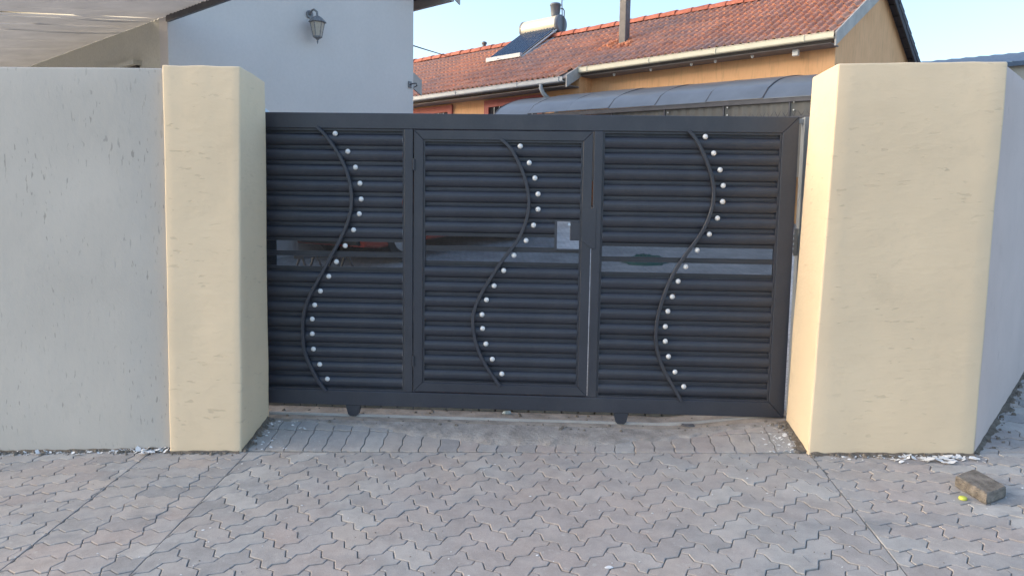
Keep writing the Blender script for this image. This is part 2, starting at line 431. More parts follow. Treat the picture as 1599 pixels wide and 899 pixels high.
def courses(x0, x1, y0, y1, ang, org, bond, ni=2, nj=1, amp=1.0):
    out = []; n = int(max(x1 - x0, y1 - y0) / CW * 1.6) + 4; p = outline(ni, nj, amp=amp)
    for j in range(-n, n):
        for i in range(-n, n):
            c = Vector(((i * ni + (bond * (j % 2))) * CW, j * nj * CW)); w = Vector((org.x + c.x * math.cos(ang) - c.y * math.sin(ang), org.y + c.x * math.sin(ang) + c.y * math.cos(ang)))
            if w.x < x0 - .3 or w.x > x1 + .3 or w.y < y0 - .3 or w.y > y1 + .3: continue
            out.append(('c%d%d' % (ni, nj), p, ang, w))
    return out
def zone(name, loc):
    o = bpy.data.objects.new(name, None); COL.objects.link(o); o.location = loc; o['kind'] = 'structure'; return o
def in_frame(x, y): return y > -1.86 and abs(x) < 3.35
XL0, XL1, XR = -2.20, -1.60, 1.66
YT = -.44
drive = zone('driveway', (0, -1.2, street(0, -1.2)))
lay(drive, herring(XL1, XR, -3.2, YT, R(45), Vector((.03, -.6))), street, M['pave_drive'],
    [(-1, 0, -XL1 - .0), (1, 0, XR - .0), (0, 1, YT), (0, -1, 3.0)], in_frame, 'drive')
strip = zone('pavement_strip', (-1.9, -1.2, street(-1.9, -1.2)))
lay(strip, courses(XL0, XL1, -3.2, -.2, 0, Vector((XL0 + .0, -.43)), 0), street, M['pave_side'],
    [(-1, 0, -XL0 - .0), (1, 0, XL1 - .0), (0, 1, -.30), (0, -1, 3.0)], in_frame, 'strip')
left_p = zone('pavement_left', (-3, -1.2, street(-3, -1.2)))
lay(left_p, courses(-5.4, XL0, -3.2, -.2, R(9), Vector((-2.5, -.6)), 1), street, M['pave_drive'],
    [(1, 0, XL0 - .0), (0, 1, -.30), (0, -1, 3.0)], in_frame, 'left')
right_p = zone('pavement_right', (2.3, -1.2, street(2.3, -1.2)))
lay(right_p, courses(XR, 6, -3.2, 2.2, R(-3), Vector((2.0, -.9)), 1), street, M['pave_side'],
    [(-1, 0, -XR - .002), (0, -1, 3.0), (1, 0, 5.4), (0, 1, -.42)], in_frame, 'right')
side_p = zone('pavement_side_street', (3.4, .4, street(3.4, .4)))
lay(side_p, courses(2.3, 6, -.5, 2.6, R(-3), Vector((2.0, -.9)), 1), street, M['pave_side'],
    [(0, -1, .4205), (-.776, .63, -.776 * 2.60 - .63 * .45 + .03), (1, 0, 5.4), (0, 1, 2.4)], lambda x, y: x < 3.8, 'right')
# pavers carried up the ramp to the gate
ramp_p = zone('gate_ramp', (0, -.3, ramp_z(0, -.3)))
grid('bedding', frange(-1.7, 1.75, 80), [-.46, -.45, -.28, -.10, .0], lambda x, y: ramp_z(x, y) - .010, M['soil'], ramp_p)
lay(ramp_p, courses(XL1 - .1, XR + .1, -.5, 0, 0, Vector((-1.62, -.437)), 0, 1, 2, .35), ramp_z, M['pave_drive'],
    [(-1, 0, 1.645), (1, 0, 1.70), (0, 1, -.105), (0, -1, .436)], lambda x, y: True, 'ramp')

# ------------------------------------------------------------------ hand plastered walls and pillars
def rough_solid(name, corners_b, corners_t, m, parent=None, bev=.011, amp=.0036, cuts=9, seed=0, zdrop=None):
    """plastered masonry: a tapered box with rounded, wavering edges"""
    bm = bmesh.new()
    vb = [bm.verts.new(p) for p in corners_b]; vt = [bm.verts.new(p) for p in corners_t]
    bm.faces.new(vb[::-1]); bm.faces.new(vt)
    for i in range(4): bm.faces.new((vb[i], vb[(i + 1) % 4], vt[(i + 1) % 4], vt[i]))
    bmesh.ops.recalc_face_normals(bm, faces=bm.faces)
    bmesh.ops.bevel(bm, geom=list(bm.edges), offset=bev, segments=3, affect='EDGES', profile=.5)
    long_e = [e for e in bm.edges if e.calc_length() > .12]
    bmesh.ops.subdivide_edges(bm, edges=long_e, cuts=cuts, use_grid_fill=True)
    for v in bm.verts:
        p = v.co + Vector((seed, seed * 2, 0))
        d = Vector((noise.noise(p * 2.1), noise.noise(p * 2.1 + Vector((9, 0, 0))), noise.noise(p * 2.1 + Vector((0, 9, 0))))) * amp * 1.6
        d += Vector((noise.noise(p * 9), noise.noise(p * 9 + Vector((5, 0, 0))), noise.noise(p * 9 + Vector((0, 5, 0))))) * amp
        v.co += d
    c = sum((Vector(p) for p in corners_b), Vector()) / 4
    for v in bm.verts: v.co -= c
    me = bpy.data.meshes.new(name); bm.to_mesh(me); bm.free(); me.materials.append(m)
    for p in me.polygons: p.use_smooth = True
    o = bpy.data.objects.new(name, me); COL.objects.link(o); o.location = c
    if parent: o.parent = parent; o.location = c - wloc(parent)
    return o
lp = rough_solid('gate_pillar', [(-2.077, -.452, -.40), (-1.648, -.452, -.40), (-1.612, -.07, -.40), (-2.077, -.07, -.40)],
                 [(-2.052, -.448, 2.112), (-1.602, -.448, 2.108), (-1.601, -.07, 2.085), (-2.052, -.07, 2.10)], M['cream'], seed=1)
tag(lp, 'narrow cream plastered gate pillar between grey wall and black gate', 'pillar')
rp = rough_solid('gate_pillar', [(1.642, -.455, -.35), (2.560, -.455, -.35), (2.60, -.07, -.35), (1.622, -.07, -.35)],
                 [(1.698, -.450, 2.142), (2.584, -.450, 2.156), (2.62, -.07, 2.15), (1.686, -.07, 2.135)], M['cream'], seed=4)
tag(rp, 'wide cream plastered gate pillar at the open end of the gate', 'pillar')
lw = rough_solid('boundary_wall', [(-9.5, -.405, -.8), (-2.055, -.405, -.8), (-2.055, -.17, -.8), (-9.5, -.17, -.8)],
                 [(-9.5, -.400, 2.108), (-2.055, -.400, 2.105), (-2.055, -.17, 2.10), (-9.5, -.17, 2.10)], M['wall_grey'], cuts=22, seed=7)
tag(lw, 'grey plastered boundary wall left of the narrow cream pillar', 'wall')
w0 = Vector((2.574, -.440, 0)); w1 = w0 + BX * 10.5
nin = AX * .22
rw = rough_solid('boundary_wall', [w0 + Vector((0, 0, -.5)), w1 + Vector((0, 0, -.5)), w1 + nin + Vector((0, 0, -.5)), w0 + nin + BX * .25 + Vector((0, 0, -.5))],
                 [w0 + Vector((0, 0, 2.148)), w1 + Vector((0, 0, 2.148)), w1 + nin + Vector((0, 0, 2.14)), w0 + nin + BX * .25 + Vector((0, 0, 2.14))], M['wall_grey_right'], cuts=24, seed=11)
tag(rw, 'grey plastered boundary wall running back along the right street', 'wall')

# ------------------------------------------------------------------ gate track
tr = thing('gate_track', (0, 0, 0), 'rough concrete strip carrying the steel rail under the gate', 'gate track')
b = MB(); n = 90; top = []; front = []; xs = frange(-3.4, 1.72, n)
tz = gate_z
ed = [-.125 + .030 * noise.noise(Vector((x * 3.1, 0, 0))) + .022 * noise.noise(Vector((x * 11, 3, 0))) for x in xs]
rows = []
for k, f in enumerate((0, .04, .35, .7, 1)):
    rows.append([Vector((x, e + (.24 - e) * f, tz(x) + (-.016 if k == 0 else .003 * noise.noise(Vector((x * 6, f * 5, 1)))))) for x, e in zip(xs, ed)])
b.loft(rows, cap=False, closed=False)
b.build('concrete_strip', M['concrete'], tr, fix=True)
b = MB()
nseg = 24
for i in range(nseg):
    xa, xb = -3.3 + 5.0 * i / nseg, -3.3 + 5.0 * (i + 1) / nseg
    b.add([(xa, .018, tz(xa) - .004), (xb, .018, tz(xb) - .004), (xb, .018, tz(xb) + .014), (xa, .018, tz(xa) + .014),
           (xa, .034, tz(xa) - .004), (xb, .034, tz(xb) - .004), (xb, .034, tz(xb) + .014), (xa, .034, tz(xa) + .014)],
          [(0, 1, 2, 3), (7, 6, 5, 4), (3, 2, 6, 7)])
b.build('rail', M['fascia'], tr, fix=False)
me = None
for i in range(36):                                                   # header bricks behind the track
    x = -2.29 + i * .111
    if me is None:
        o = MB().box(x, x + .104, .245, .44, tz(x) - .05, tz(x) + .028).build('brick', M['brick'], tr, bevel=.005); me = o.data; oc = wloc(o) - Vector((x, 0, tz(x)))
    else: inst('brick', me, tr, Vector((x, 0, tz(x) + random.uniform(-.004, .004))) + oc)
# cement smeared over the top of the ramp
b = MB(); xs = frange(-1.45, 1.5, 160); rows = []
for k, f in enumerate((0, .06, .5, 1)):
    r_ = []
    for x in xs:
        e = -.15 - .21 * clampf(1.35 - abs(x - .15) / .85, 0, 1) + .06 * noise.noise(Vector((x * 2.6, 7, 0))) + .035 * noise.noise(Vector((x * 8, 4, 0))) + .02 * noise.noise(Vector((x * 13, 2, 0)))
        y = e + (-.09 - e) * f
        r_.append(Vector((x, y, ramp_z(x, y) + (-.006 if k == 0 else .0045 + .002 * noise.noise(Vector((x * 9, y * 20, 0)))))))
    rows.append(r_)
b.loft(rows, cap=False, closed=False); b.build('cement_smear', M['slurry'], tr)

# ------------------------------------------------------------------ sliding gate
gate = thing('sliding_gate', (0, .025, .06), 'black steel sliding gate with louvred panels and curved scroll bars', 'gate')
GX0, GX1, GZ0, GZ1 = -2.02, 1.646, .060, 1.912
FD = .05                                                             # frame depth, front face at y = 0
def frame_bar(poly, name, parent, bev=.004):
    return MB().prism([(x, 0, z) for x, z in poly], (0, FD, 0)).build(name, M['gate'], parent, bevel=bev)
t = .096; g_ = .0008
frame_bar([(GX0, GZ1), (GX1, GZ1), (GX1 - t + g_, GZ1 - t), (GX0 + t - g_, GZ1 - t)], 'top_rail', gate)
frame_bar([(GX0, GZ0), (GX1, GZ0), (GX1 - t + g_, GZ0 + t), (GX0 + t - g_, GZ0 + t)], 'bottom_rail', gate)
frame_bar([(GX1, GZ0 + g_), (GX1, GZ1 - g_), (GX1 - t, GZ1 - t - g_), (GX1 - t, GZ0 + t + g_)], 'stile', gate)
frame_bar([(GX0, GZ0 + g_), (GX0, GZ1 - g_), (GX0 + t, GZ1 - t - g_), (GX0 + t, GZ0 + t + g_)], 'stile', gate)
ZB, ZT = GZ0 + t, GZ1 - t                                            # .156 .. 1.816
frame_bar([(-.757, ZB), (-.703, ZB), (-.703, ZT), (-.757, ZT)], 'stile', gate)
frame_bar([(.418, ZB), (.472, ZB), (.472, ZT), (.418, ZT)], 'stile', gate)
# inner lip round each louvre panel
def lip(x0, x1, z0, z1, parent, w=.012):
    b = MB()
    b.box(x0, x1, .010, .044, z1 - w, z1); b.box(x0, x1, .010, .044, z0, z0 + w)
    b.box(x0, x0 + w, .0101, .0439, z0 + w, z1 - w); b.box(x1 - w, x1, .0101, .0439, z0 + w, z1 - w)
    return b.build('panel_lip', M['gate'], parent)
PROF = [(.0, .024), (.0022, .024), (.0030, .019), (.0058, .0185), (.0064, .024), (.0090, .024), (.0097, .0175), (.0125, .017), (.0132, .022), (.0150, .021),
        (.0175, .0155), (.024, .0078), (.034, .0022), (.046, .0), (.058, .0010), (.070, .0048), (.080, .0112), (.0870, .0195), (.0885, .024)]
def slat_mesh(x0, x1, h):
    k = h / .0975; b = MB(); prof = [(z * k + .0045 * k, y + .004) for z, y in PROF]; prof = [(0, .028)] + prof + [(h, .028)]
    rings = [[Vector((x, y, -z)) for z, y in prof] for x in (x0, x1)]
    me = bpy.data.meshes.new('slat'); n = len(prof)
    me.from_pydata([tuple(p) for r in rings for p in r], [], [(i, i + 1, n + i + 1, n + i) for i in range(n - 1)])
    for p in me.polygons[8:]: p.use_smooth = False
    me.materials.append(M['gate']); return me
def glazed_row(x0, x1, ztop, h, parent):
    b = MB(); gh = .016
    for zz in (ztop, ztop - h + gh):
        b.box(x0, x1, .016, .040, zz - .0045, zz); b.box(x0, x1, .022, .036, zz - .0115, zz - .0045); b.box(x0, x1, .016, .040, zz - gh, zz - .0115)
    b.build('glazing_bar', M['gate'], parent)
    MB().box(x0, x1, .026, .030, ztop - h + gh - .001, ztop - gh + .001).build('glass_strip', M['acrylic'], parent)
def panel(x0, x1, z0, z1, n, glass, parent, short=None, xs_short=None):
    h = (z1 - z0) / n; me = slat_mesh(x0, x1, h); ms = slat_mesh(x0, xs_short, h) if short else None
    for i in range(n):
        zt = z1 - i * h
        if i in glass: glazed_row(x0, xs_short if short and i in short else x1, zt, h, parent)
        else: inst('slat', ms if short and i in short else me, parent, (0, 0, zt), None)
    return h
STUD = None
def stud_mesh():
    b = MB(); r = .0162; rings = []
    for k in range(5):
        a = k / 4 * math.pi / 2 * .97
        rings.append([Vector((r * math.cos(a) * math.cos(q * math.pi / 8), -.0135 * math.sin(a), r * math.cos(a) * math.sin(q * math.pi / 8))) for q in range(16)])
    b.loft(rings); o = b.build('stud', M['stud'], None); me = o.data; bpy.data.objects.remove(o); 
    return me
SM = stud_mesh()
def decorate(pts, ztop, zbot, xtop, xbot, parent, what):
    for x, z in pts: inst('stud', SM, parent, (x, -.004, z))
    path = [(xtop, ztop)] + [(x - .058, z + .004) for x, z in pts] + [(xbot, zbot)]
    # Catmull-Rom through the points, swept as a square bar
    pp = [Vector((x, 0, z)) for x, z in path]; cur = []
    for i in range(len(pp) - 1):
        p0, p1, p2, p3 = pp[max(i - 1, 0)], pp[i], pp[i + 1], pp[min(i + 2, len(pp) - 1)]
        for s in range(4):
            u = s / 4; cur.append(.5 * ((2 * p1) + (p2 - p0) * u + (2 * p0 - 5 * p1 + 4 * p2 - p3) * u * u + (3 * p1 - p0 - 3 * p2 + p3) * u ** 3))
    cur.append(pp[-1]); rings = []
    for _ in range(3): cur = [cur[0]] + [(cur[i - 1] + 2 * cur[i] + cur[i + 1]) / 4 for i in range(1, len(cur) - 1)] + [cur[-1]]
    for i, p in enumerate(cur):
        tn = (cur[min(i + 1, len(cur) - 1)] - cur[max(i - 1, 0)]).normalized(); nn = Vector((tn.z, 0, -tn.x))
        w, c = .0105, .003
        rings.append([p + nn * a + Vector((0, y, 0)) for a, y in ((-w, .006), (-w, -.012), (-w + c, -.016), (w - c, -.016), (w, -.012), (w, .006))])
    MB().loft(rings, smooth=False).build('scroll_bar', M['gate'], parent)
Lp = [(-1.192, 1.768), (-1.113, 1.659), (-1.065, 1.562), (-1.037, 1.463), (-1.03, 1.365), (-1.042, 1.273), (-1.079, 1.172), (-1.133, 1.071), (-1.19, .969), (-1.24, .875), (-1.295, .78), (-1.333, .69), (-1.35, .599), (-1.351, .504), (-1.344, .405), (-1.304, .306), (-1.255, .212)]
Mp = [(-.036, 1.703), (.021, 1.603), (.058, 1.51), (.079, 1.413), (.081, 1.319), (.055, 1.22), (.010, 1.124), (-.064, 1.031), (-.127, .934), (-.186, .837), (-.233, .747), (-.26, .653), (-.255, .564), (-.233, .466), (-.191, .369), (-.129, .276)]
Rp = [(1.089, 1.773), (1.143, 1.675), (1.186, 1.575), (1.209, 1.48), (1.209, 1.383), (1.183, 1.282), (1.137, 1.183), (1.067, 1.084), (1.001, .98), (.958, .889), (.926, .792), (.902, .70), (.89, .604), (.893, .511), (.916, .415), (.96, .318), (1.018, .226)]
LW = .012
lip(GX0 + t, -.757, ZB, ZT, gate); panel(GX0 + t + LW, -.757 - LW, ZB + LW, ZT - LW, 17, (7, 8), gate)
decorate(Lp, ZT + .006, ZB - .006, -1.305, -1.262, gate, 'left')
lip(.472, GX1 - t, ZB, ZT, gate); panel(.472 + LW, GX1 - t - LW, ZB + LW, ZT - LW, 17, (7, 8), gate)
decorate(Rp, ZT + .006, ZB - .006, .985, 1.005, gate, 'right')
# pedestrian door in the middle of the gate: thing > door > its pieces
DX0, DX1, DZ0, DZ1 = -.6965, .4105, .163, 1.8125
dt = .058
door = MB().prism([(DX0, .001, DZ1), (DX1, .001, DZ1), (DX1 - dt, .001, DZ1 - dt), (DX0 + dt, .001, DZ1 - dt)], (0, FD - .002, 0))
door.prism([(DX0, .001, DZ0), (DX1, .001, DZ0), (DX1 - dt, .001, DZ0 + dt), (DX0 + dt, .001, DZ0 + dt)], (0, FD - .002, 0))
door.prism([(DX0, .0011, DZ0 + .0008), (DX0, .0011, DZ1 - .0008), (DX0 + dt, .0011, DZ1 - dt - .0008), (DX0 + dt, .0011, DZ0 + dt + .0008)], (0, FD - .0022, 0))
door.prism([(DX1, .0011, DZ0 + .0008), (DX1, .0011, DZ1 - .0008), (DX1 - dt, .0011, DZ1 - dt - .0008), (DX1 - dt, .0011, DZ0 + dt + .0008)], (0, FD - .0022, 0))
door = door.build('door', M['gate'], gate, bevel=.0025, seg=1)
door['label'] = 'pedestrian door leaf set into the middle of the gate'
lip(DX0 + dt, DX1 - dt, DZ0 + dt, DZ1 - dt, door)
IX0, IX1, IZ0, IZ1 = DX0 + dt + LW, DX1 - dt - LW, DZ0 + dt + LW, DZ1 - dt - LW
hh = panel(IX0, IX1, IZ0, IZ1, 16, (6, 7), door, short=(5, 6), xs_short=.186)
decorate(Mp, IZ1 + LW + .006, IZ0 - LW - .006, -.155, -.14, door, 'door')
zt_, zb_ = IZ1 - 5 * hh, IZ1 - 7 * hh
b = MB(); b.box(.186, .202, .004, .046, zb_, zt_); b.box(.202, IX1, .008, .046, zt_ - .008, zt_); b.box(.202, IX1, .008, .046, zb_, zb_ + .010)
b.build('lock_opening_frame', M['gate'], door)
b = MB().box(.283, IX1 + .004, .010, .052, zt_ - .125, zt_ - .009); b.build('lock_box', M['gate'], door, bevel=.004)
b = MB().tube([(.277, .012, zt_ - .026), (.277, .032, zt_ - .030)], .010, 10); b.build('lock_cylinder', M['steel'], door)
b = MB().prism([(.352, -.003, 1.345), (.440, -.003, 1.345), (.440, -.003, 1.10), (.415, -.003, 1.095), (.372, -.003, 1.135), (.352, -.003, 1.14)], (0, .0035, 0))
b.build('lock_cover_plate', M['gate'], door, bevel=.001, seg=1)
for z in (1.60, .36):
    b = MB().tube([(DX0 - .0005, -.004, z - .035), (DX0 - .0005, -.004, z + .035)], .0075, 10); b.build('hinge', M['gate'], gate)
for x in (-1.089, .632):                                              # wheel boxes under the bottom rail
    zg = tz(x)
    b = MB().prism([(x - .048, .006, .0605), (x + .048, .006, .0605), (x + .034, .006, zg + .020), (x + .020, .006, zg + .006), (x - .020, .006, zg + .006), (x - .034, .006, zg + .020)], (0, .005, 0))
    b.prism([(x - .048, .040, .0605), (x + .048, .040, .0605), (x + .034, .040, zg + .020), (x - .034, .040, zg + .020)], (0, .005, 0))
    wb = b.build('wheel_bracket', M['gate'], gate)
    b = MB().tube([(x, .013, zg + .036), (x, .039, zg + .036)], .030, 20); b.build('roller', M['dark_metal'], wb)

# receiver post just behind the gate's free end
rpst = thing('receiver_post', (1.735, .14, 0), 'pale grey steel post seen in the gap beside the wide cream pillar', 'post')
MB().box(1.708, 1.775, .10, .165, .0, 1.925).build('upright', M['post_grey'], rpst, bevel=.004)
MB().box(1.40, 1.7079, .115, .150, 1.888, 1.916).build('top_arm', M['post_grey'], rpst, bevel=.003)
b = MB(); 
for k in range(4): b.tube([(1.688, .10 - .0, 1.10 + k * .032), (1.688, .13, 1.10 + k * .032)], .013, 10)
b.box(1.684, 1.7079, .112, .118, 1.07, 1.24); b.build('catch', M['steel'], rpst)

# ------------------------------------------------------------------ small things on the ground
def at_ground(x, y): return street(x, y) if y < YT or abs(x - .03) > 1.7 else ramp_z(x, y)
lx = Vector((.228, -.974)); ly = Vector((.861, .509)); c0 = Vector((2.352, -.905)); z0 = street(c0.x, c0.y)
def LPv(u, v, z): p = c0 + lx * u + ly * v; return Vector((p.x, p.y, z0 + .0035 + .03 * (p.x - c0.x) + .1 * (p.y - c0.y) + z))
def lrect(hu, hv, z, n=7):
    pts = [(-hu + 2 * hu * i / n, -hv) for i in range(n)] + [(hu, -hv + 2 * hv * i / n) for i in range(n)] + [(hu - 2 * hu * i / n, hv) for i in range(n)] + [(-hu, hv - 2 * hv * i / n) for i in range(n)]
    out = []
    for u, v in pts:
        q = 1 - .05 * max(0, noise.noise(Vector((u * 25, v * 25, z * 30)))) - (.035 if abs(abs(u) - hu) < 1e-6 and abs(abs(v) - hv) < 1e-6 else 0)
        out.append(LPv(u * q, v * q, z + .0015 * noise.noise(Vector((u * 40, v * 40, 5)))))
    return out
b = MB().loft([lrect(.103, .080, 0), lrect(.106, .083, .006), lrect(.106, .083, .030), lrect(.105, .082, .050), lrect(.100, .077, .056)], smooth=False)
tag(b.build('loose_paver', M['loose']), 'loose weathered concrete paver lying on the paving in front of right pillar', 'paver')
x, y = 2.228, -.985; z = street(x, y) + .002
b = MB(); rings = []
for r, h in ((.0165, 0), (.0175, .004), (.0165, .010), (.012, .0125), (.004, .0128)):
    rings.append([Vector((x + r * math.cos(k * math.pi / 9) * 1.15, y + r * math.sin(k * math.pi / 9), z + h + .1 * (r * math.sin(k * math.pi / 9)))) for k in range(18)])
tag(b.loft(rings).build('bottle_cap', M['cap']), 'small lime yellow plastic cap beside the loose paver', 'bottle cap')
def flake(b, x, y, z, s, tilt=.35):
    n = random.choice((4, 5, 6)); a0 = random.random() * 6.28; tx, ty = random.gauss(0, tilt), random.gauss(0, tilt)
    up, dn = [], []
    for k in range(n):
        a = a0 + k * 6.283 / n; r = s * random.uniform(.5, 1.1); dx, dy = r * math.cos(a) * 1.3, r * math.sin(a)
        h = s * .45 + dx * tx + dy * ty + random.uniform(0, .15) * s
        up.append(Vector((x + dx, y + dy, z + max(.0012, h)))); dn.append(Vector((x + dx, y + dy, z + max(.0012, h) - .0014)))
    b.loft([dn, up], smooth=False)
b = MB()
for i in range(130):                                                  # peeled paint along the foot of the left wall
    x = -2.06 - abs(random.gauss(0, .55)) * 1.2; y = -.412 - abs(random.gauss(0, .022))
    flake(b, x, y, street(x, y), random.choice((.004, .006, .008, .011, .014)))
for i in range(12):
    x = random.uniform(-2.32, -2.10); y = -.415 - abs(random.gauss(0, .03)); flake(b, x, y, street(x, y) + .004, random.uniform(.014, .026))
for i in range(120):                                                  # and in front of the wide pillar
    x = random.gauss(2.36, .13) if i < 80 else random.uniform(1.75, 2.5); y = -.475 - abs(random.gauss(0, .035)); flake(b, x, y, street(x, y), random.choice((.004, .006, .009, .013)))
for i in range(16):
    x = random.gauss(2.42, .07); y = -.50 - abs(random.gauss(0, .03)); flake(b, x, y, street(x, y), random.uniform(.015, .03), .12)
for i in range(60):
    x = 1.60 - abs(random.gauss(0, .09)); y = random.uniform(-.44, -.12); flake(b, x, y, ramp_z(x, y), random.choice((.004, .006, .010)))
for i in range(45):
    x = -1.60 + abs(random.gauss(0, .12)); y = random.uniform(-.44, -.12); flake(b, x, y, ramp_z(x, y), random.choice((.003, .005, .009)))
for i in range(110):                                                  # strays on the paving
    x = random.uniform(-2.4, 2.6); y = random.uniform(-1.9, -.46); flake(b, x, y, street(x, y), random.choice((.0025, .003, .004, .006)), .1)
tag(b.build('paint_flakes', M['flake'], fix=False), 'white paint flakes scattered along wall and pillar feet', 'paint flakes', kind='stuff')
b = MB()
def crumb(b, x, y, z, s):
    r1 = [Vector((x + s * random.uniform(.6, 1.2) * math.cos(k * 1.2566), y + s * random.uniform(.6, 1.2) * math.sin(k * 1.2566), z - .001)) for k in range(5)]
    b.loft([r1, [Vector((x, y, z)) + (p - Vector((x, y, z))) * .6 + Vector((0, 0, s * random.uniform(.5, 1.0))) for p in r1]], smooth=False)
for i in range(420):
    u = random.random()
    if u < .24: x = random.uniform(-3.3, -2.06); y = -.412 - abs(random.gauss(0, .02)); z = street(x, y)
    elif u < .42: x = random.uniform(1.66, 2.58); y = -.462 - abs(random.gauss(0, .022)); z = street(x, y)
    elif u < .52: x = random.uniform(-2.06, -1.64); y = -.460 - abs(random.gauss(0, .012)); z = street(x, y)
    elif u < .67: f = random.random(); x = -1.64 + .035 * f + abs(random.gauss(0, .028)); y = -.44 + .34 * f; z = ramp_z(x, y)
    elif u < .82: f = random.random(); x = 1.645 - .02 * f - abs(random.gauss(0, .03)); y = -.44 + .34 * f; z = ramp_z(x, y)
    else:
        f = random.random(); p = w0 + BX * (f * 1.9) + Vector((.776, -.63, 0)) * (.012 + abs(random.gauss(0, .03))); x, y = p.x, p.y; z = street(x, y)
    crumb(b, x, y, z, random.choice((.004, .006, .008, .012, .016)))
for i in range(160):
    x = random.uniform(-2.6, 2.7); y = random.uniform(-1.9, -.46); crumb(b, x, y, street(x, y), random.choice((.002, .003, .004)))
for i in range(150):
    x = random.uniform(-1.6, 1.6); y = random.choice((random.gauss(-.10, .035), random.uniform(-.10, .22))); y = min(y, .23)
    z = tz(x) if y > -.10 else ramp_z(x, y) + .004
    crumb(b, x, y, z, random.choice((.003, .004, .006, .009, .014)))
tag(b.build('mortar_crumbs', M['crumb'], fix=False), 'brown mortar crumbs along the foot of walls and pillars', 'crumbs', kind='stuff')
def dirt_line(b, pts, nrm, fz, w0_, seed):
    rows = [[], [], [], []]
    for i, p in enumerate(pts):
        w_ = max(.004, w0_ * (.55 + 1.1 * noise.noise(Vector((i * .21, seed, 0))) + .5 * noise.noise(Vector((i * .8, seed, 4)))))
        h_ = .012 + .010 * noise.noise(Vector((i * .33, seed, 9)))
        for k, (f, hh) in enumerate(((-.012 / max(w_, .004), h_), (.25, h_ * .8), (.7, h_ * .3), (1.0, -.003))):
            q = p + nrm * (w_ * f); rows[k].append(Vector((q.x, q.y, fz(q.x, q.y) + hh)))
    b.loft(rows, cap=False, closed=False)
b = MB(); V = Vector
dirt_line(b, [V((-4.6 + .02 * i, -.408, 0)) for i in range(128)], V((0, -1, 0)), street, .026, 1)
dirt_line(b, [V((-2.07 + .02 * i, -.456, 0)) for i in range(22)], V((0, -1, 0)), street, .016, 2)
dirt_line(b, [V((1.66 + .02 * i, -.459, 0)) for i in range(46)], V((0, -1, 0)), street, .030, 3)
dirt_line(b, [V((-1.642 + .0020 * i, -.44 + .018 * i, 0)) for i in range(20)], V((1, 0, 0)), ramp_z, .050, 4)
dirt_line(b, [V((1.640 - .0010 * i, -.44 + .018 * i, 0)) for i in range(20)], V((-1, 0, 0)), ramp_z, .060, 5)
dirt_line(b, [w0 + BX * (.03 * i) for i in range(90)], V((.776, -.63, 0)), street, .055, 6)
tag(b.build('packed_dirt', M['dirt'], fix=False), 'brown dirt packed against the foot of walls and pillars', 'dirt', kind='stuff')
# foot of the pillars: ragged plaster spill
def scrap(name, x, y, z, sx, sy, m, label, cat, rot=0, h=.004):
    b = MB(); n = 9; base_ = []; topp = []
    for k in range(n):
        a = k * 6.283 / n; r = random.uniform(.75, 1.1); dx, dy = sx * r * math.cos(a), sy * r * math.sin(a)
        X, Y = dx * math.cos(rot) - dy * math.sin(rot), dx * math.sin(rot) + dy * math.cos(rot)
        base_.append(Vector((x + X, y + Y, z))); topp.append(Vector((x + X * .8, y + Y * .8, z + h * random.uniform(.5, 1.3))))
    return tag(b.loft([base_, topp], smooth=False).build(name, m), label, cat)
scrap('paper_scrap', .442, -1.62, street(.442, -1.62) + .001, .020, .013, M['flake'], 'small white scrap lying on the driveway pavers', 'litter', .2, .003)
scrap('plastic_bag', -.10, .19, tz(-.1) + .003,   .036, .020, M['drum'], 'crumpled clear plastic under the gate near the door', 'litter', .1, .018)
scrap('metal_offcut', 1.05, -.02, tz(1.05) + .003, .055, .022, M['dark_metal'], 'dark metal offcut lying under the right gate panel', 'offcut', -.2, .012)

# ------------------------------------------------------------------ grey house on the left
GC = Vector((-4.575, 4.560, 0))                                       # its near corner
def GH(a, b, z): return GC + AX * a + BX * b + Vector((0, 0, z))
gh = thing('grey_house', (GC.x, GC.y, .45), 'tall grey plastered house behind the left end of the gate', 'house')
b = MB().box(0, .23, 0, 3.92, .2, 4.98, GH); b.prism([GH(0, 0, 4.98), GH(0, 1.96, 6.02), GH(0, 3.92, 4.98)], AX * .23); b.build('gable_wall', M['house_grey'], gh)
b = MB().box(.2301, 9.5, .0, .23, .2, 4.98, GH); b.build('side_wall', M['house_beige'], gh)
MB().box(.2301, 9.5, 3.69, 3.92, .2, 4.98, GH).build('side_wall', M['house_grey'], gh)
MB().box(9.501, 9.73, 0, 3.92, .2, 4.98, GH).build('rear_wall', M['house_grey'], gh)
rf = MB()
for s in (0, 1):
    e = (-.65, 4.66) if s == 0 else (4.57, 4.66)
    rf.prism([GH(-.35, e[0], e[1] + .10), GH(-.35, 1.96, 6.12), GH(-.35, 1.96, 6.20), GH(-.35, e[0], e[1] + .18)], AX * 10.4)
rf = rf.build('roof', M['tile_dark'], gh)
for s, e in ((0, -.67), (1, 4.59)):
    MB().prism([GH(-.375, e, 4.64), GH(-.375, 1.96, 6.06), GH(-.375, 1.96, 6.22), GH(-.375, e, 4.86)], AX * .022).build('bargeboard', M['fascia'], rf)
for bb in (3.98, 4.42): MB().box(-.345, 9.6, bb, bb + .06, 4.70 - (bb - 3.98) * .06 - .0, 4.80 + (4.5 - bb) * .3, GH).build('purlin', M['fascia'], rf)
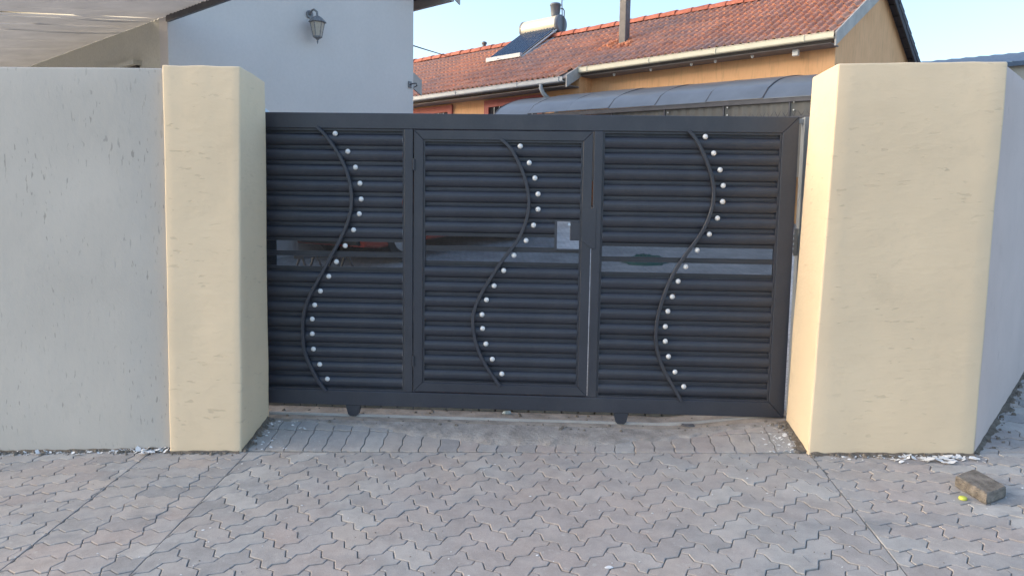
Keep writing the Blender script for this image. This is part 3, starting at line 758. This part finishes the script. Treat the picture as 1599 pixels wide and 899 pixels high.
# low lean-to roof sticking out beyond the right corner
lt = MB().prism([GH(.30, 3.925, 3.69), GH(.30, 4.34, 3.46), GH(.30, 4.34, 3.40), GH(.30, 3.925, 3.63)], AX * 5.0).build('lean_to_roof', M['tile'], gh)
MB().prism([GH(.272, 3.80, 3.775), GH(.272, 4.34, 3.475), GH(.272, 4.34, 3.225), GH(.272, 3.80, 3.50)], AX * .026).build('bargeboard', M['fascia'], lt)
# window under the carport on the beige side
b = MB()
for a0_, a1_, z0_, z1_ in ((.85, 2.35, 3.06, 3.13), (.85, .92, 1.9, 3.06), (2.28, 2.35, 1.9, 3.06), (1.15, 1.20, 1.9, 3.06)): b.box(a0_, a1_, -.045, .0, z0_, z1_, GH)
wf = b.build('window', M['timber_dark'], gh)
MB().box(.921, 1.149, -.012, -.002, 1.9, 3.059, GH).build('pane', M['house_beige'], wf); MB().box(1.201, 2.279, -.012, -.002, 1.9, 3.059, GH).build('pane', M['glass_dark'], wf)
MB().box(.80, 2.40, -.10, .0, 3.131, 3.19, GH).build('lintel', M['house_beige'], wf)
# lantern on the gable wall
LC = Vector((-3.314, 6.115, 3.888)); OUT = -AX
ln = thing('wall_lantern', (LC.x, LC.y, 3.63), 'weathered metal wall lantern on the grey house wall', 'lantern')
def lan(r, z, n=6, off=.17, tw=0): 
    c = LC + OUT * off + BX * .02
    return [c + (BX * math.cos(k * 2 * math.pi / n + .5) + OUT * math.sin(k * 2 * math.pi / n + .5)) * r + Vector((0, 0, z)) for k in range(n)]
b = MB(); b.tube([LC + OUT * .004 + Vector((0, 0, .15)), LC + OUT * .022 + Vector((0, 0, .15))], .055, 14)
b.build('back_plate', M['lamp_metal'], ln)
MB().tube([LC + OUT * .02 + Vector((0, 0, .14)), LC + OUT * .06 + Vector((0, 0, .19)), LC + OUT * .12 + Vector((0, 0, .20)), LC + OUT * .165 + BX * .02 + Vector((0, 0, .16)), LC + OUT * .17 + BX * .02 + Vector((0, 0, .09))], .015, 8).build('arm', M['lamp_metal'], ln)
b = MB().loft([lan(.03, .105), lan(.06, .09), lan(.118, .035), lan(.128, .020), lan(.115, .015)], smooth=False); b.build('hood', M['lamp_metal'], ln)
for k in range(6):
    t0, t1 = lan(.098, .014), lan(.060, -.17); j = (k + 1) % 6
    MB().add([t0[k], t0[j], t1[j], t1[k]], [(0, 1, 2, 3)]).build('pane', M['lamp_glass'], ln, fix=False)
    MB().tube([t0[k], t1[k]], .007, 5).build('rib', M['lamp_metal'], ln)
MB().loft([lan(.066, -.168), lan(.064, -.185), lan(.03, -.205), lan(.010, -.225), lan(.012, -.24), lan(.003, -.275)], smooth=False).build('finial', M['lamp_metal'], ln)
# hook bracket near the right edge of that wall
WB = GH(0, 3.84, 3.31)
wb = thing('wall_bracket', WB, 'small metal bracket at the right edge of the grey house wall', 'bracket')
MB().box(-.02, -.0, -.03, .03, -.05, .05, lambda x, y, z: WB + AX * x + BX * y + Vector((0, 0, z))).build('plate', M['lamp_metal'], wb)
MB().tube([WB + OUT * .02, WB + OUT * .08 + Vector((0, 0, .01)), WB + OUT * .10 + BX * .06 + Vector((0, 0, .02)), WB + OUT * .07 + BX * .10 + Vector((0, 0, -.01)), WB + OUT * .05 + BX * .05 + Vector((0, 0, -.04))], .010, 6).build('hook', M['dark_metal'], wb)
# carport over the beige side
cp = thing('carport', GH(1, -4.2, .2), 'flat grey sheet carport roof over the yard at far left', 'carport')
KS = .14
def CP(a, b, z=0): return GH(a, b, 3.576 + KS * b + z)
def corr_sheet(a0, a1, b0, b1, m, name):
    bmh = MB(); n = max(2, int((a1 - a0) / .019)); rows = []
    for bb in frange(b0, b1, 6):
        sag = -.02 * math.sin(math.pi * (bb - b0) / (b1 - b0))
        rows.append([CP(a0 + (a1 - a0) * i / n, bb, .055 + .009 * math.sin(i * math.pi / 2) + sag) for i in range(n + 1)])
    bmh.loft(rows, cap=False, closed=False); return bmh.build(name, m, cp)
cl = [(.20, .11), (.42, .06), (.93, .09), (1.40, .07)]; a = -2.6
while a < 8.5:
    nx = min([c for c, w in cl if c > a + 1e-6] + [a + .815]); a1 = min(a + .815, nx)
    hit = [w for c, w in cl if abs(c - a) < 1e-6]
    if hit:
        corr_sheet(a, a + hit[0], -.95 - .35 * (a - .2), -.003, M['shade'], 'roof_sheet'); a += hit[0]; continue
    corr_sheet(a, a1, -4.4, -.003 if a1 > 0 else .02, M['shade'], 'roof_sheet'); a = a1
for bb in (-4.3, -3.0):
    MB().box(-2.6, 8.6, bb, bb + .05, -.03, .040, lambda x, y, z: CP(x, y, z)).build('purlin', M['grey_metal'], cp)
MB().box(-2.62, .0, -.02, .03, -.02, .12, lambda x, y, z: CP(x, y, z)).build('edge_trim', M['dark_metal'], cp)
for a_, b_ in ((-2.4, -4.2), (3.5, -4.2), (8.3, -4.2)):
    p = CP(a_, b_); MB().box(p.x - .04, p.x + .04, p.y - .04, p.y + .04, -.6, p.z - .03).build('post', M['grey_metal'], cp)

# ------------------------------------------------------------------ orange house with the tiled roof
OE = Vector((4.711, 8.135, 0))
def OH(a, b, z): return OE + AX * a + BX * b + Vector((0, 0, z))
oh = thing('orange_house', OH(.15, .4, 1.1), 'orange plastered house with red tiled roof behind the gate', 'house')
SL = 1.44 / 2.58
def rz(b): return 4.325 + SL * b if b <= 2.58 else 4.325 + SL * (5.16 - b)
LEN = 15.0
b = MB().box(.15, 5.4, .40, .62, .5, 4.42, OH); b.build('front_wall', M['orange'], oh)
b = MB().box(5.2, LEN, .0, .22, .5, 4.20, OH); b.box(5.18, 5.3999, .22, .3999, .5, 4.32, OH); b.build('front_wall', M['orange'], oh)
b = MB().prism([OH(.15, .6201, .5), OH(.15, 4.76, .5), OH(.15, 4.76, rz(4.76) - .10), OH(.15, 2.58, rz(2.58) - .10), OH(.15, .6201, rz(.62) - .10)], AX * .22); b.build('gable_wall', M['orange'], oh)
MB().box(.3701, LEN, 4.54, 4.76, .5, 4.4, OH).build('rear_wall', M['orange'], oh)
rroot = MB().prism([OH(.02, 0, rz(0) - .055), OH(.02, 2.58, rz(2.58) - .055), OH(.02, 5.16, rz(5.16) - .055), OH(.02, 5.16, rz(5.16) - .035), OH(.02, 2.58, rz(2.58) - .035), OH(.02, 0, rz(0) - .035)], AX * (LEN + .2)).build('roof', M['soffit'], oh)
MB().prism([OH(5.22, -.40, rz(-.4) - .055), OH(5.22, -.001, rz(0) - .055), OH(5.22, -.001, rz(0) - .035), OH(5.22, -.40, rz(-.4) - .035)], AX * (LEN - 5.0)).build('eave_deck', M['soffit'], rroot)
# one double-roman tile, then all of them
TW, TE, TL = .30, .323, .385
cs = math.sqrt(1 + SL * SL); UD = (BX + Vector((0, 0, SL))).normalized(); UN = AX.cross(UD); UN = UN if UN.z > 0 else -UN
def tile_geom():
    pr = []
    for k in range(2):
        o_ = k * .15
        pr += [(o_ + .0, .006), (o_ + .055, .004), (o_ + .066, .020), (o_ + .080, .048), (o_ + .104, .058), (o_ + .128, .046), (o_ + .141, .018)]
    pr.append((.302, .006)); n = len(pr); vs = []
    for (l, dz) in ((0, .034), (TL, .000)):
        for u, h in pr: vs.append(Vector((u, l, h + dz)))
    for u, h in pr: vs.append(Vector((u, 0.002, h + .034 - .028)))
    fs = [(i, i + 1, n + i + 1, n + i) for i in range(n - 1)] + [(2 * n + i, 2 * n + i + 1, i + 1, i) for i in range(n - 1)]
    return vs, fs
tv, tf = tile_geom()
tm = bpy.data.meshes.new('roof_tile'); tm.from_pydata([tuple(AX * v.x + UD * v.y + UN * v.z) for v in tv], [], tf); tm.update(); tm.materials.append(M['tile'])
for p in tm.polygons: p.use_smooth = False
tiles = []
ncol = int((LEN) / TW)
for i in range(ncol):
    a = .02 + i * TW
    j0 = 0 if a < 5.15 else -1
    for j in range(j0, 9):
        bb = (-.045 + j * TE / cs) if j >= 0 else None
        off = (-.05 + j * TE) if a < 5.15 else (-.46 + (j + 1) * TE)
        tiles.append((a, off))
    if a >= 5.15: tiles.append((a, -.46 + 10 * TE))
tiles.sort(key=lambda q: q[0]); far = MB()
for k, (a, off) in enumerate(tiles):
    p = OH(a, 0, rz(0) - .032) + UD * off + UN * random.uniform(-.003, .003)
    if off + TL > 2.99: continue
    if k < 290: inst('roof_tile', tm, rroot, p, (0, 0, random.gauss(0, .006)))
    else: far.add([p + AX * v.x + UD * v.y + UN * v.z for v in tv], tf)
tag(far.build('distant_tiles', M['tile'], rroot, fix=False), kind='stuff')
# rear slope: verge tiles show as dark steps at the right end
RD = (BX - Vector((0, 0, SL))).normalized(); RN = AX.cross(RD); RN = RN if RN.z > 0 else -RN
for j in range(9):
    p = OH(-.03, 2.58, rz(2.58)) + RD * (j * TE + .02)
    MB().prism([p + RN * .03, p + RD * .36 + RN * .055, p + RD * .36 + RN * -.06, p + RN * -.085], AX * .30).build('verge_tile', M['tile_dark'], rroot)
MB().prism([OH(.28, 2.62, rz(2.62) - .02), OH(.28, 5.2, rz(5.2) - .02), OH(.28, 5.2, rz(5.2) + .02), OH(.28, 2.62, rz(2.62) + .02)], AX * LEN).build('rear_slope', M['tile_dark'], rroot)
# ridge caps, each overlapping the next
rm = None
for i in range(37):
    a = -.02 + i * .405; p = OH(a, 2.58, rz(2.58) + .0)
    if rm is None:
        b = MB(); rings = []
        for s_, (l, sc) in enumerate(((0, 1.10), (.08, 1.08), (.44, .96))):
            rings.append([p + AX * l + BX * (.155 * sc * math.cos(k * math.pi / 8)) + Vector((0, 0, -.035 + .125 * sc * math.sin(k * math.pi / 8))) for k in range(9)])
        b.loft(rings, cap=False, closed=False)
        b.loft([rings[0], [q * 1.0 + Vector((0, 0, -.02)) for q in rings[0]]], cap=False, closed=False)
        o = b.build('ridge_tile', M['ridge'], rroot, fix=False); rm = o.data; ro = wloc(o) - p
    else: inst('ridge_tile', rm, rroot, p + ro + Vector((0, 0, random.uniform(-.006, .006))))
# fascias, barges, gutters
MB().box(.03, 5.2, .005, .03, rz(0) - .17, rz(0) - .06, OH).build('fascia', M['timber_dark'], oh)
MB().box(5.2, LEN, -.395, -.37, rz(-.4) - .16, rz(-.4) - .06, OH).build('fascia', M['timber_dark'], oh)
MB().box(.1, 5.2, .0301, .40, rz(0) - .19, rz(0) - .17, OH).build('soffit', M['soffit'], oh); MB().box(5.2, LEN, -.3699, .0, rz(-.4) - .20, rz(-.4) - .18, OH).build('soffit', M['soffit'], oh)
MB().prism([OH(-.02, -.06, rz(0) - .255), OH(-.02, 2.58, rz(2.58) - .22), OH(-.02, 2.58, rz(2.58) + .03), OH(-.02, -.06, rz(-.06) - .0)], AX * .028).build('bargeboard', M['fascia'], oh)
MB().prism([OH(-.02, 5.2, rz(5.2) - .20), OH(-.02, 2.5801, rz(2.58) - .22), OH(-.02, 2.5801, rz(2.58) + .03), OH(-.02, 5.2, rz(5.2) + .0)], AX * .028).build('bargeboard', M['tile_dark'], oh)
MB().prism([OH(5.17, -.46, rz(-.46) - .21), OH(5.17, .05, rz(.05) - .21), OH(5.17, .05, rz(.05) + .035), OH(5.17, -.46, rz(-.46) + .03)], AX * .028).build('bargeboard', M['fascia'], oh)
def gutter(a0, a1, b0, z, m, h=.105, w=.10):
    g = MB()
    prof = [(b0, z), (b0 - w + .012, z), (b0 - w, z + .018), (b0 - w, z + h - .012), (b0 - w - .008, z + h - .008), (b0 - w - .008, z + h), (b0 - w + .006, z + h), (b0 - w + .004, z + .02), (b0 - .004, z + .004)]
    g.loft([[OH(a_, bb, zz) for bb, zz in prof] for a_ in (a0, a1)], smooth=False)
    return g.build('gutter', m, oh)
g1 = gutter(.012, 5.16, -.0, rz(0) - .135, M['cream_metal']); g2 = gutter(5.26, LEN, -.40, rz(-.4) - .125, M['grey_metal'], .10)
for a_ in (.49, 2.08, 3.47, 4.94): MB().box(a_, a_ + .014, -.1115, .0, rz(0) - .1385, rz(0) - .025, OH).build('gutter_clip', M['cream_metal'], g1)
for a_ in (5.35, 6.5, 8.4, 10.6): MB().box(a_, a_ + .014, -.5115, -.40, rz(-.4) - .1285, rz(-.4) - .02, OH).build('gutter_clip', M['grey_metal'], g2)
MB().tube([OH(5.86, -.45, rz(-.4) - .12), OH(5.86, -.45, 3.90), OH(5.84, -.40, 3.80), OH(5.80, -.26, 3.70), OH(5.76, -.12, 3.60), OH(5.75, -.06, 3.45), OH(5.75, -.06, 1.3)], .045, 10).build('downpipe', M['grey_metal'], oh)
for a_ in (4.44, 3.58, 2.70, 2.21, 1.50):
    b = MB(); c = OH(a_, .16, rz(0) - .205); b.loft([[c + Vector((r * math.cos(k * .785), r * math.sin(k * .785), z)) for k in range(8)] for r, z in ((.026, .016), (.03, -.005), (.02, -.03), (.006, -.04))])
    b.build('eave_lamp', M['white'], oh)
MB().box(.68, .78, .14, .22, rz(0) - .295, rz(0) - .19, OH).build('alarm_box', M['white'], oh, bevel=.008)
# windows with red surrounds on the set-forward part
for a0_, a1_ in ((9.15, 10.8), (6.3, 7.78)):
    b = MB()
    for q in ((a0_ - .14, a1_ + .14, 3.70, 3.86), (a0_ - .14, a0_, 2.3, 3.70), (a1_, a1_ + .14, 2.3, 3.70), (a0_ - .14, a1_ + .14, 2.16, 2.30)): b.box(q[0], q[1], -.045, -.0005, q[2], q[3], OH)
    wnd = b.build('window', M['red_paint'], oh)
    MB().box(a0_, a1_, -.012, -.002, 2.3, 3.70, OH).build('pane', M['glass_dark'], wnd)
    b = MB()
    for k in range(1, 9): b.box(a0_ + (a1_ - a0_) * k / 9 - .006, a0_ + (a1_ - a0_) * k / 9 + .006, -.026, -.014, 2.3, 3.70, OH)
    b.build('burglar_bars', M['white'], wnd)
# roof pole and its mortar flashing
PB = OH(4.86, 1.10, rz(1.10))
pl = thing('roof_pole', PB, 'square dark metal pole rising from the tiled roof', 'pole')
MB().box(-.085, .085, -.085, .085, -.12, 2.3, lambda x, y, z: PB + AX * x + BX * y + Vector((0, 0, z))).build('shaft', M['dark_metal'], pl, bevel=.012)
MB().tube([PB + OUT * .085 + Vector((0, 0, .93)), PB + OUT * .24 + Vector((0, 0, .95))], .020, 8).build('bracket', M['dark_metal'], pl)
b = MB(); b.loft([[PB + OUT * .24 + Vector((.05 * math.cos(k * .785) * s_, .05 * math.sin(k * .785) * s_, z)) for k in range(8)] for s_, z in ((.5, .90), (1, .93), (1, .97), (.5, 1.0))]); b.build('insulator', M['grey_metal'], pl)
b = MB()
for k in range(26):
    u, v = random.uniform(-.30, .45), random.uniform(-.30, .16); c = PB + AX * u + UD * v + UN * .03; s_ = random.uniform(.035, .085)
    rr = [c + (AX * math.cos(q * 1.047) + UD * math.sin(q * 1.047)) * s_ * random.uniform(.6, 1.2) for q in range(6)]
    b.loft([rr, [c + (p - c) * .6 + UN * s_ * .6 for p in rr]], smooth=False)
tag(b.build('mortar_flashing', M['mortar'], pl), kind='stuff')
b = MB(); VP = OH(10.5, 2.58, rz(2.58) + .07); b.loft([[VP + Vector((r * math.cos(k * .628), r * math.sin(k * .628), z)) for k in range(10)] for r, z in ((.05, -.05), (.05, .08), (.075, .085), (.07, .14), (.02, .16))], smooth=False)
b.build('ridge_vent', M['dark_metal'], rroot)
# solar water heater
TC = OH(7.88, 2.70, 6.10); TRD = .225
ht = thing('solar_water_heater', OH(8.5, 1.3, rz(1.3)), 'solar geyser with cream tank and dark vacuum tubes on tiled roof', 'water heater')
def ring(a, r, dz=0): return [TC + AX * a + BX * (r * math.cos(k * math.pi / 14)) + Vector((0, 0, r * math.sin(k * math.pi / 14) + dz)) for k in range(28)]
MB().loft([ring(.03, TRD), ring(1.21, TRD)]).build('tank', M['tank'], ht)
MB().loft([ring(-.03, TRD * .80), ring(-.025, TRD * .93), ring(-.0, TRD * 1.03), ring(.055, TRD * 1.03)]).build('end_cap', M['tank_cap'], ht); MB().loft([ring(1.185, TRD * 1.03), ring(1.24, TRD * 1.03), ring(1.265, TRD * .9), ring(1.27, TRD * .7)]).build('end_cap', M['tank_cap'], ht)
tb = MB().tube([OH(7.99, 1.26, 5.13), OH(7.99, 2.55, 5.99)], .030, 10).build('vacuum_tube', M['tube'], ht); tb0 = wloc(tb)
MB().tube([OH(7.99, 2.47, 5.935), OH(7.99, 2.56, 5.995)], .040, 10).build('collar', M['tank_cap'], tb)
for k in range(1, 12):
    o = inst('vacuum_tube', tb.data, ht, tb0 + AX * (.0935 * k)); ch = [q for q in bpy.data.objects if q.parent == tb][0]; c_ = ch.copy(); COL.objects.link(c_); c_.parent = o
MB().prism([OH(7.95, 1.28, 5.126), OH(7.95, 2.56, 5.979), OH(7.95, 2.56, 5.985), OH(7.95, 1.28, 5.132)], AX * 1.10).build('highlight_backing', M['white'], ht)  # added white plate, stands in for sky highlights striping the tubes
MB().box(7.93, 9.08, 1.19, 1.29, 5.055, 5.155, OH).build('tube_tray', M['grey_metal'], ht, bevel=.006)
b = MB()
for a_ in (7.90, 9.10): b.tube([OH(a_, 1.24, 5.06), OH(a_, 2.56, 5.94)], .022, 6); b.tube([OH(a_, 1.24, 5.05), OH(a_, 2.60, 5.80)], .022, 6); 
b.build('frame', M['grey_metal'], ht)
for a_ in (7.93, 9.05): 
    b = MB(); b.tube([OH(a_, 2.70, 5.90), OH(a_, 2.86, rz(2.86) + .04)], .022, 6); b.tube([OH(a_, 2.45, 5.90), OH(a_, 2.82, 5.72)], .015, 6); b.build('leg', M['grey_metal'], ht)
b = MB(); c = OH(8.06, 2.68, 6.33); b.loft([[c + Vector((r * math.cos(k * .3927), r * math.sin(k * .3927), z)) for k in range(16)] for r, z in ((.10, -.03), (.115, .02), (.135, .24), (.145, .245), (.145, .275), (.12, .30), (.03, .315))]); b.build('feeder_tank', M['tank_cap'], ht)
MB().tube([OH(7.82, 2.74, rz(2.4)), OH(7.82, 2.74, 6.42), OH(7.84, 2.72, 6.47), OH(7.90, 2.70, 6.48)], .016, 6).build('pipe', M['dark_metal'], ht); MB().tube([OH(7.88, 2.74, 6.25), OH(7.84, 2.66, 6.62), OH(7.82, 2.64, 6.69), OH(7.78, 2.64, 6.70), OH(7.76, 2.64, 6.66)], .014, 6).build('vent_pipe', M['dark_metal'], ht)
MB().tube([OH(8.60, 1.20, 5.08), OH(8.60, 1.10, 5.07), OH(8.58, 1.02, 5.01)], .012, 6).build('drain_pipe', M['white'], ht)

# curved sheet canopy along the front of the orange house
cn = thing('canopy', OH(2.5, -1.45, 1.0), 'curved dark grey sheet canopy along the front of the orange house', 'canopy')
def cprof(bt):
    out = []
    for k in range(11):
        u = k / 10; out.append((-1.50 + (bt + 1.50) * u, 3.245 + .56 * math.sin(u * math.pi / 2) ** .62))
    return out
def cdz(a): return -.14 * (6.2 - a) / 6.2
a = -.42; i = 0
while a < 6.2:
    a1 = min(a + .955, 6.25); bt = .385 if a1 < 5.2 else -.02
    dz = random.uniform(-.008, .008)
    pr = cprof(.385)
    if bt < 0: pr = [q for q in pr if q[0] < bt] + [(bt, 3.245 + .56 * math.sin((bt + 1.5) / 1.885 * math.pi / 2) ** .62)]
    b = MB()
    rowsu = [[OH(aa, bb, zz + dz + cdz(aa) + .006 * math.sin(6 * bb + i)) for bb, zz in pr] for aa in (a, (a + a1) / 2, a1 - .006)]
    b.loft(rowsu, cap=False, closed=False); b.loft([[p + Vector((0, 0, -.012)) for p in r_] for r_ in rowsu], cap=False, closed=False)
    b.loft([[r_[0] for r_ in rowsu], [r_[0] + Vector((0, 0, -.012)) for r_ in rowsu]], cap=False, closed=False)
    b.build('canopy_sheet', M['canopy'], cn, fix=False)
    MB().loft([[OH(aa, bb, zz + cdz(a1) - .012 + dd) for bb, zz in pr] for aa, dd in ((a1 - .012, .0), (a1 - .012, .016), (a1 + .004, .016), (a1 + .004, 0))], cap=False, closed=False, smooth=False).build('seam_strip', M['dark_metal'], cn, fix=False)
    a = a1; i += 1
b = MB().box(-.42, 6.25, -1.49, -1.46, 3.16, 3.23, lambda x, y, z: OH(x, y, z + cdz(x))); b.build('front_beam', M['dark_metal'], cn)
for a0_, a1_ in ((-1.3, .10), (.125, 1.17), (1.20, 2.25), (2.28, 3.33), (3.36, 4.4), (4.43, 5.45)):
    b = MB(); n = 26
    b.loft([[OH(a0_ + (a1_ - a0_) * i / n, -1.44 + .008 * math.sin(i * 1.6), z) for i in range(n + 1)] for z in (1.9, 2.5, 3.10)], cap=False, closed=False); b.build('side_sheet', M['sheet_side'], cn)
    MB().box(a1_ + .002, a1_ + .026, -1.475, -1.435, .9, 3.10, OH).build('post', M['dark_metal'], cn)
    for zz in (3.02, 2.90):
        b = MB().tube([OH(a1_ - .05, -1.452, zz), OH(a1_ - .05, -1.466, zz)], .012, 8); b.build('rivet', M['steel'], cn)
sp = thing('spike_strip', OH(.8, -1.54, 2.78), 'row of thin metal spikes showing above the gate top', 'spikes')
MB().box(-.5, 2.0, -1.53, -1.50, 2.775, 2.80, OH).build('strip', M['dark_metal'], sp)
k = 0; a_ = -.45
while a_ < 1.95:
    for s_ in (-1, 1):
        MB().tube([OH(a_, -1.515, 2.80), OH(a_ + s_ * .05, -1.515, 2.90 - .02 * (k % 2))], .005, 4, rr=[.006, .001]).build('spike', M['dark_metal'], sp)
    a_ += .12; k += 1

# ------------------------------------------------------------------ things in the yard, seen through the glazed strips
def red_car(origin, fwd, side, label):
    """small hatchback; x along fwd, y along side, z up"""
    zg = lambda p: yard_z(p.x, p.y)
    slope = (zg(origin + fwd * 1) - zg(origin - fwd * 1)) / 2
    z0 = zg(origin)
    T = lambda x, y, z: origin + fwd * x + side * y + Vector((0, 0, z0 + slope * x + z))
    c = thing('parked_car', (origin.x, origin.y, z0), label, 'car')
    prof = [(-1.75, .30), (-1.80, .48), (-1.76, .80), (-1.70, .92), (.72, .92), (1.45, .80), (1.74, .66), (1.80, .48), (1.76, .24), (1.55, .20), (-1.6, .20)]
    rings = []
    for y, k in ((-.80, .93), (-.765, 1.0), (.765, 1.0), (.80, .93)): rings.append([T(x * (.985 if abs(y) > .78 else 1), y, .52 + (z - .52) * k) for x, z in prof])
    body = MB().loft(rings, smooth=False).build('body', M['car'], c)
    cab = [(-1.62, .92), (-1.30, 1.38), (-.2, 1.42), (.25, 1.36), (.85, .92)]
    MB().loft([[T(x, y * (1 if z < 1 else .82), z) for x, z in cab] for y in (-.74, .74)], smooth=False).build('windows', M['glass_dark'], c)
    MB().loft([[T(x, y * .83, z) for x, z in ((-1.32, 1.37), (-1.25, 1.42), (-.2, 1.455), (.22, 1.40), (.27, 1.35))] for y in (-.74, .74)], smooth=False).build('roof', M['car'], c)
    for x in (-1.12, 1.12):
        for y in (-.72, .72):
            wl = MB().tube([T(x, y - .085, .285), T(x, y + .085, .285)], .285, 22).build('wheel', M['black'], c)
            s_ = 1 if y > 0 else -1
            MB().tube([T(x, y + s_ * .080, .285), T(x, y + s_ * .092, .285)], .185, 16).build('rim', M['steel'], wl)
    for y in (-.58, .58): MB().box(1.66, 1.775, y - .14, y + .14, .56, .68, T).build('headlight', M['lamp_glass'], c, bevel=.02)
    MB().box(1.74, 1.812, -.70, .70, .26, .40, T).build('bumper', M['black'], c, bevel=.02)
    for y in (-.86, .86): MB().box(.42, .52, y - .08, y + .08, .92, 1.02, T).build('wing_mirror', M['car'], c, bevel=.015)
    return c
red_car(Vector((-1.72, 6.72, 0)), -BX, AX, 'small red hatchback parked in the yard behind the gate')
def trestle(x, y, label):
    z = yard_z(x, y)
    t_ = thing('trestle', (x, y, z), label, 'trestle', 'trestles in the yard')
    for s_ in (-1, 1):
        for yy in (-.25, .25): MB().tube([(x + s_ * .16, y + yy * 1.2, z), (x + s_ * .015, y + yy, z + .40)], .014, 6).build('leg', M['dark_metal'], t_)
    MB().box(x - .05, x + .05, y - .34, y + .34, z + .39, z + .43).build('beam', M['dark_metal'], t_)
trestle(-2.56, 3.66, 'dark folding trestle nearest the left pillar, seen through gate glazing')
trestle(-2.20, 3.68, 'dark folding trestle next to the red car, seen through gate glazing')
b = MB(); n = 26; rr = []
for r, h in ((1, 0), (.93, .03), (.75, .055), (.5, .085), (.25, .075), (.08, .085)):
    rr.append([Vector((1.42 + .30 * r * math.cos(k * 6.283 / n) * (1 + .35 * noise.noise(Vector((math.cos(k * .2417) * 2, math.sin(k * .2417) * 2, r * .6)))), 5.35 + .22 * r * math.sin(k * 6.283 / n), yard_z(1.42, 5.35 + .22 * r * math.sin(k * 6.283 / n)) + h * (1 + .9 * noise.noise(Vector((math.cos(k * .2417) * 3, math.sin(k * .2417) * 3, r * 4)))))) for k in range(n)])
tag(b.loft(rr).build('tarpaulin', M['tarp']), 'green tarpaulin heap in the yard seen through right gate glazing', 'tarpaulin')
dr = thing('water_drum', (-2.60, 2.15, yard_z(-2.6, 2.15)), 'drum with pale blue lid peeking over gate beside narrow pillar', 'drum')
def dring(r, z): return [Vector((-2.655 + r * math.cos(k * .2618), 2.15 + r * math.sin(k * .2618), z)) for k in range(24)]
MB().loft([dring(.26, yard_z(-2.6, 2.15)), dring(.27, .6), dring(.27, 2.06)]).build('shell', M['black'], dr); MB().loft([dring(.285, 2.05), dring(.285, 2.10), dring(.265, 2.16), dring(.20, 2.215), dring(.05, 2.23)]).build('lid', M['drum'], dr)

# ------------------------------------------------------------------ neighbours
nb = thing('neighbour_shed', (10, 12.5, 1.8), 'low blue grey sheet roof showing above the wide pillar', 'shed')
def NS(x, y, z): return Vector((x, y, z))
b = MB(); n = 90; rows = []
for yy, dz in ((11.6, 0), (15.5, .75)): rows.append([Vector((6.3 + 8 * i / n, yy + .02 * (6.3 + 8 * i / n), 4.21 + dz + .105 * (8 * i / n) + .012 * math.sin(i * 1.57))) for i in range(n + 1)])
b.loft(rows, cap=False, closed=False); b.build('sheet_roof', M['rust_roof'], nb)
b = MB().prism([(6.6, 11.9, .5), (14, 11.9, .5), (14, 11.9, 4.97), (6.6, 11.9, 4.20)], (0, 3.2, 0)); b.build('wall', M['neighbour'], nb)
b = MB().prism([(6.3, 11.70, 4.12), (14.3, 11.86, 4.96), (14.3, 11.86, 5.05), (6.3, 11.70, 4.21)], (0, .04, 0)); b.build('fascia', M['rust_roof'], nb)
# overhead cable
p0, p1 = Vector((-2.26, 7.75, 4.00)), Vector((-4.74, 40.1, 9.96)); b = MB()
b.tube([p0.lerp(p1, k / 12) + Vector((0, 0, -.10 * 4 * (k / 12) * (1 - k / 12) * .4)) for k in range(13)], .012, 5)
tag(b.build('overhead_cable', M['black']), 'thin overhead cable against the sky left of the tiled roof', 'cable')
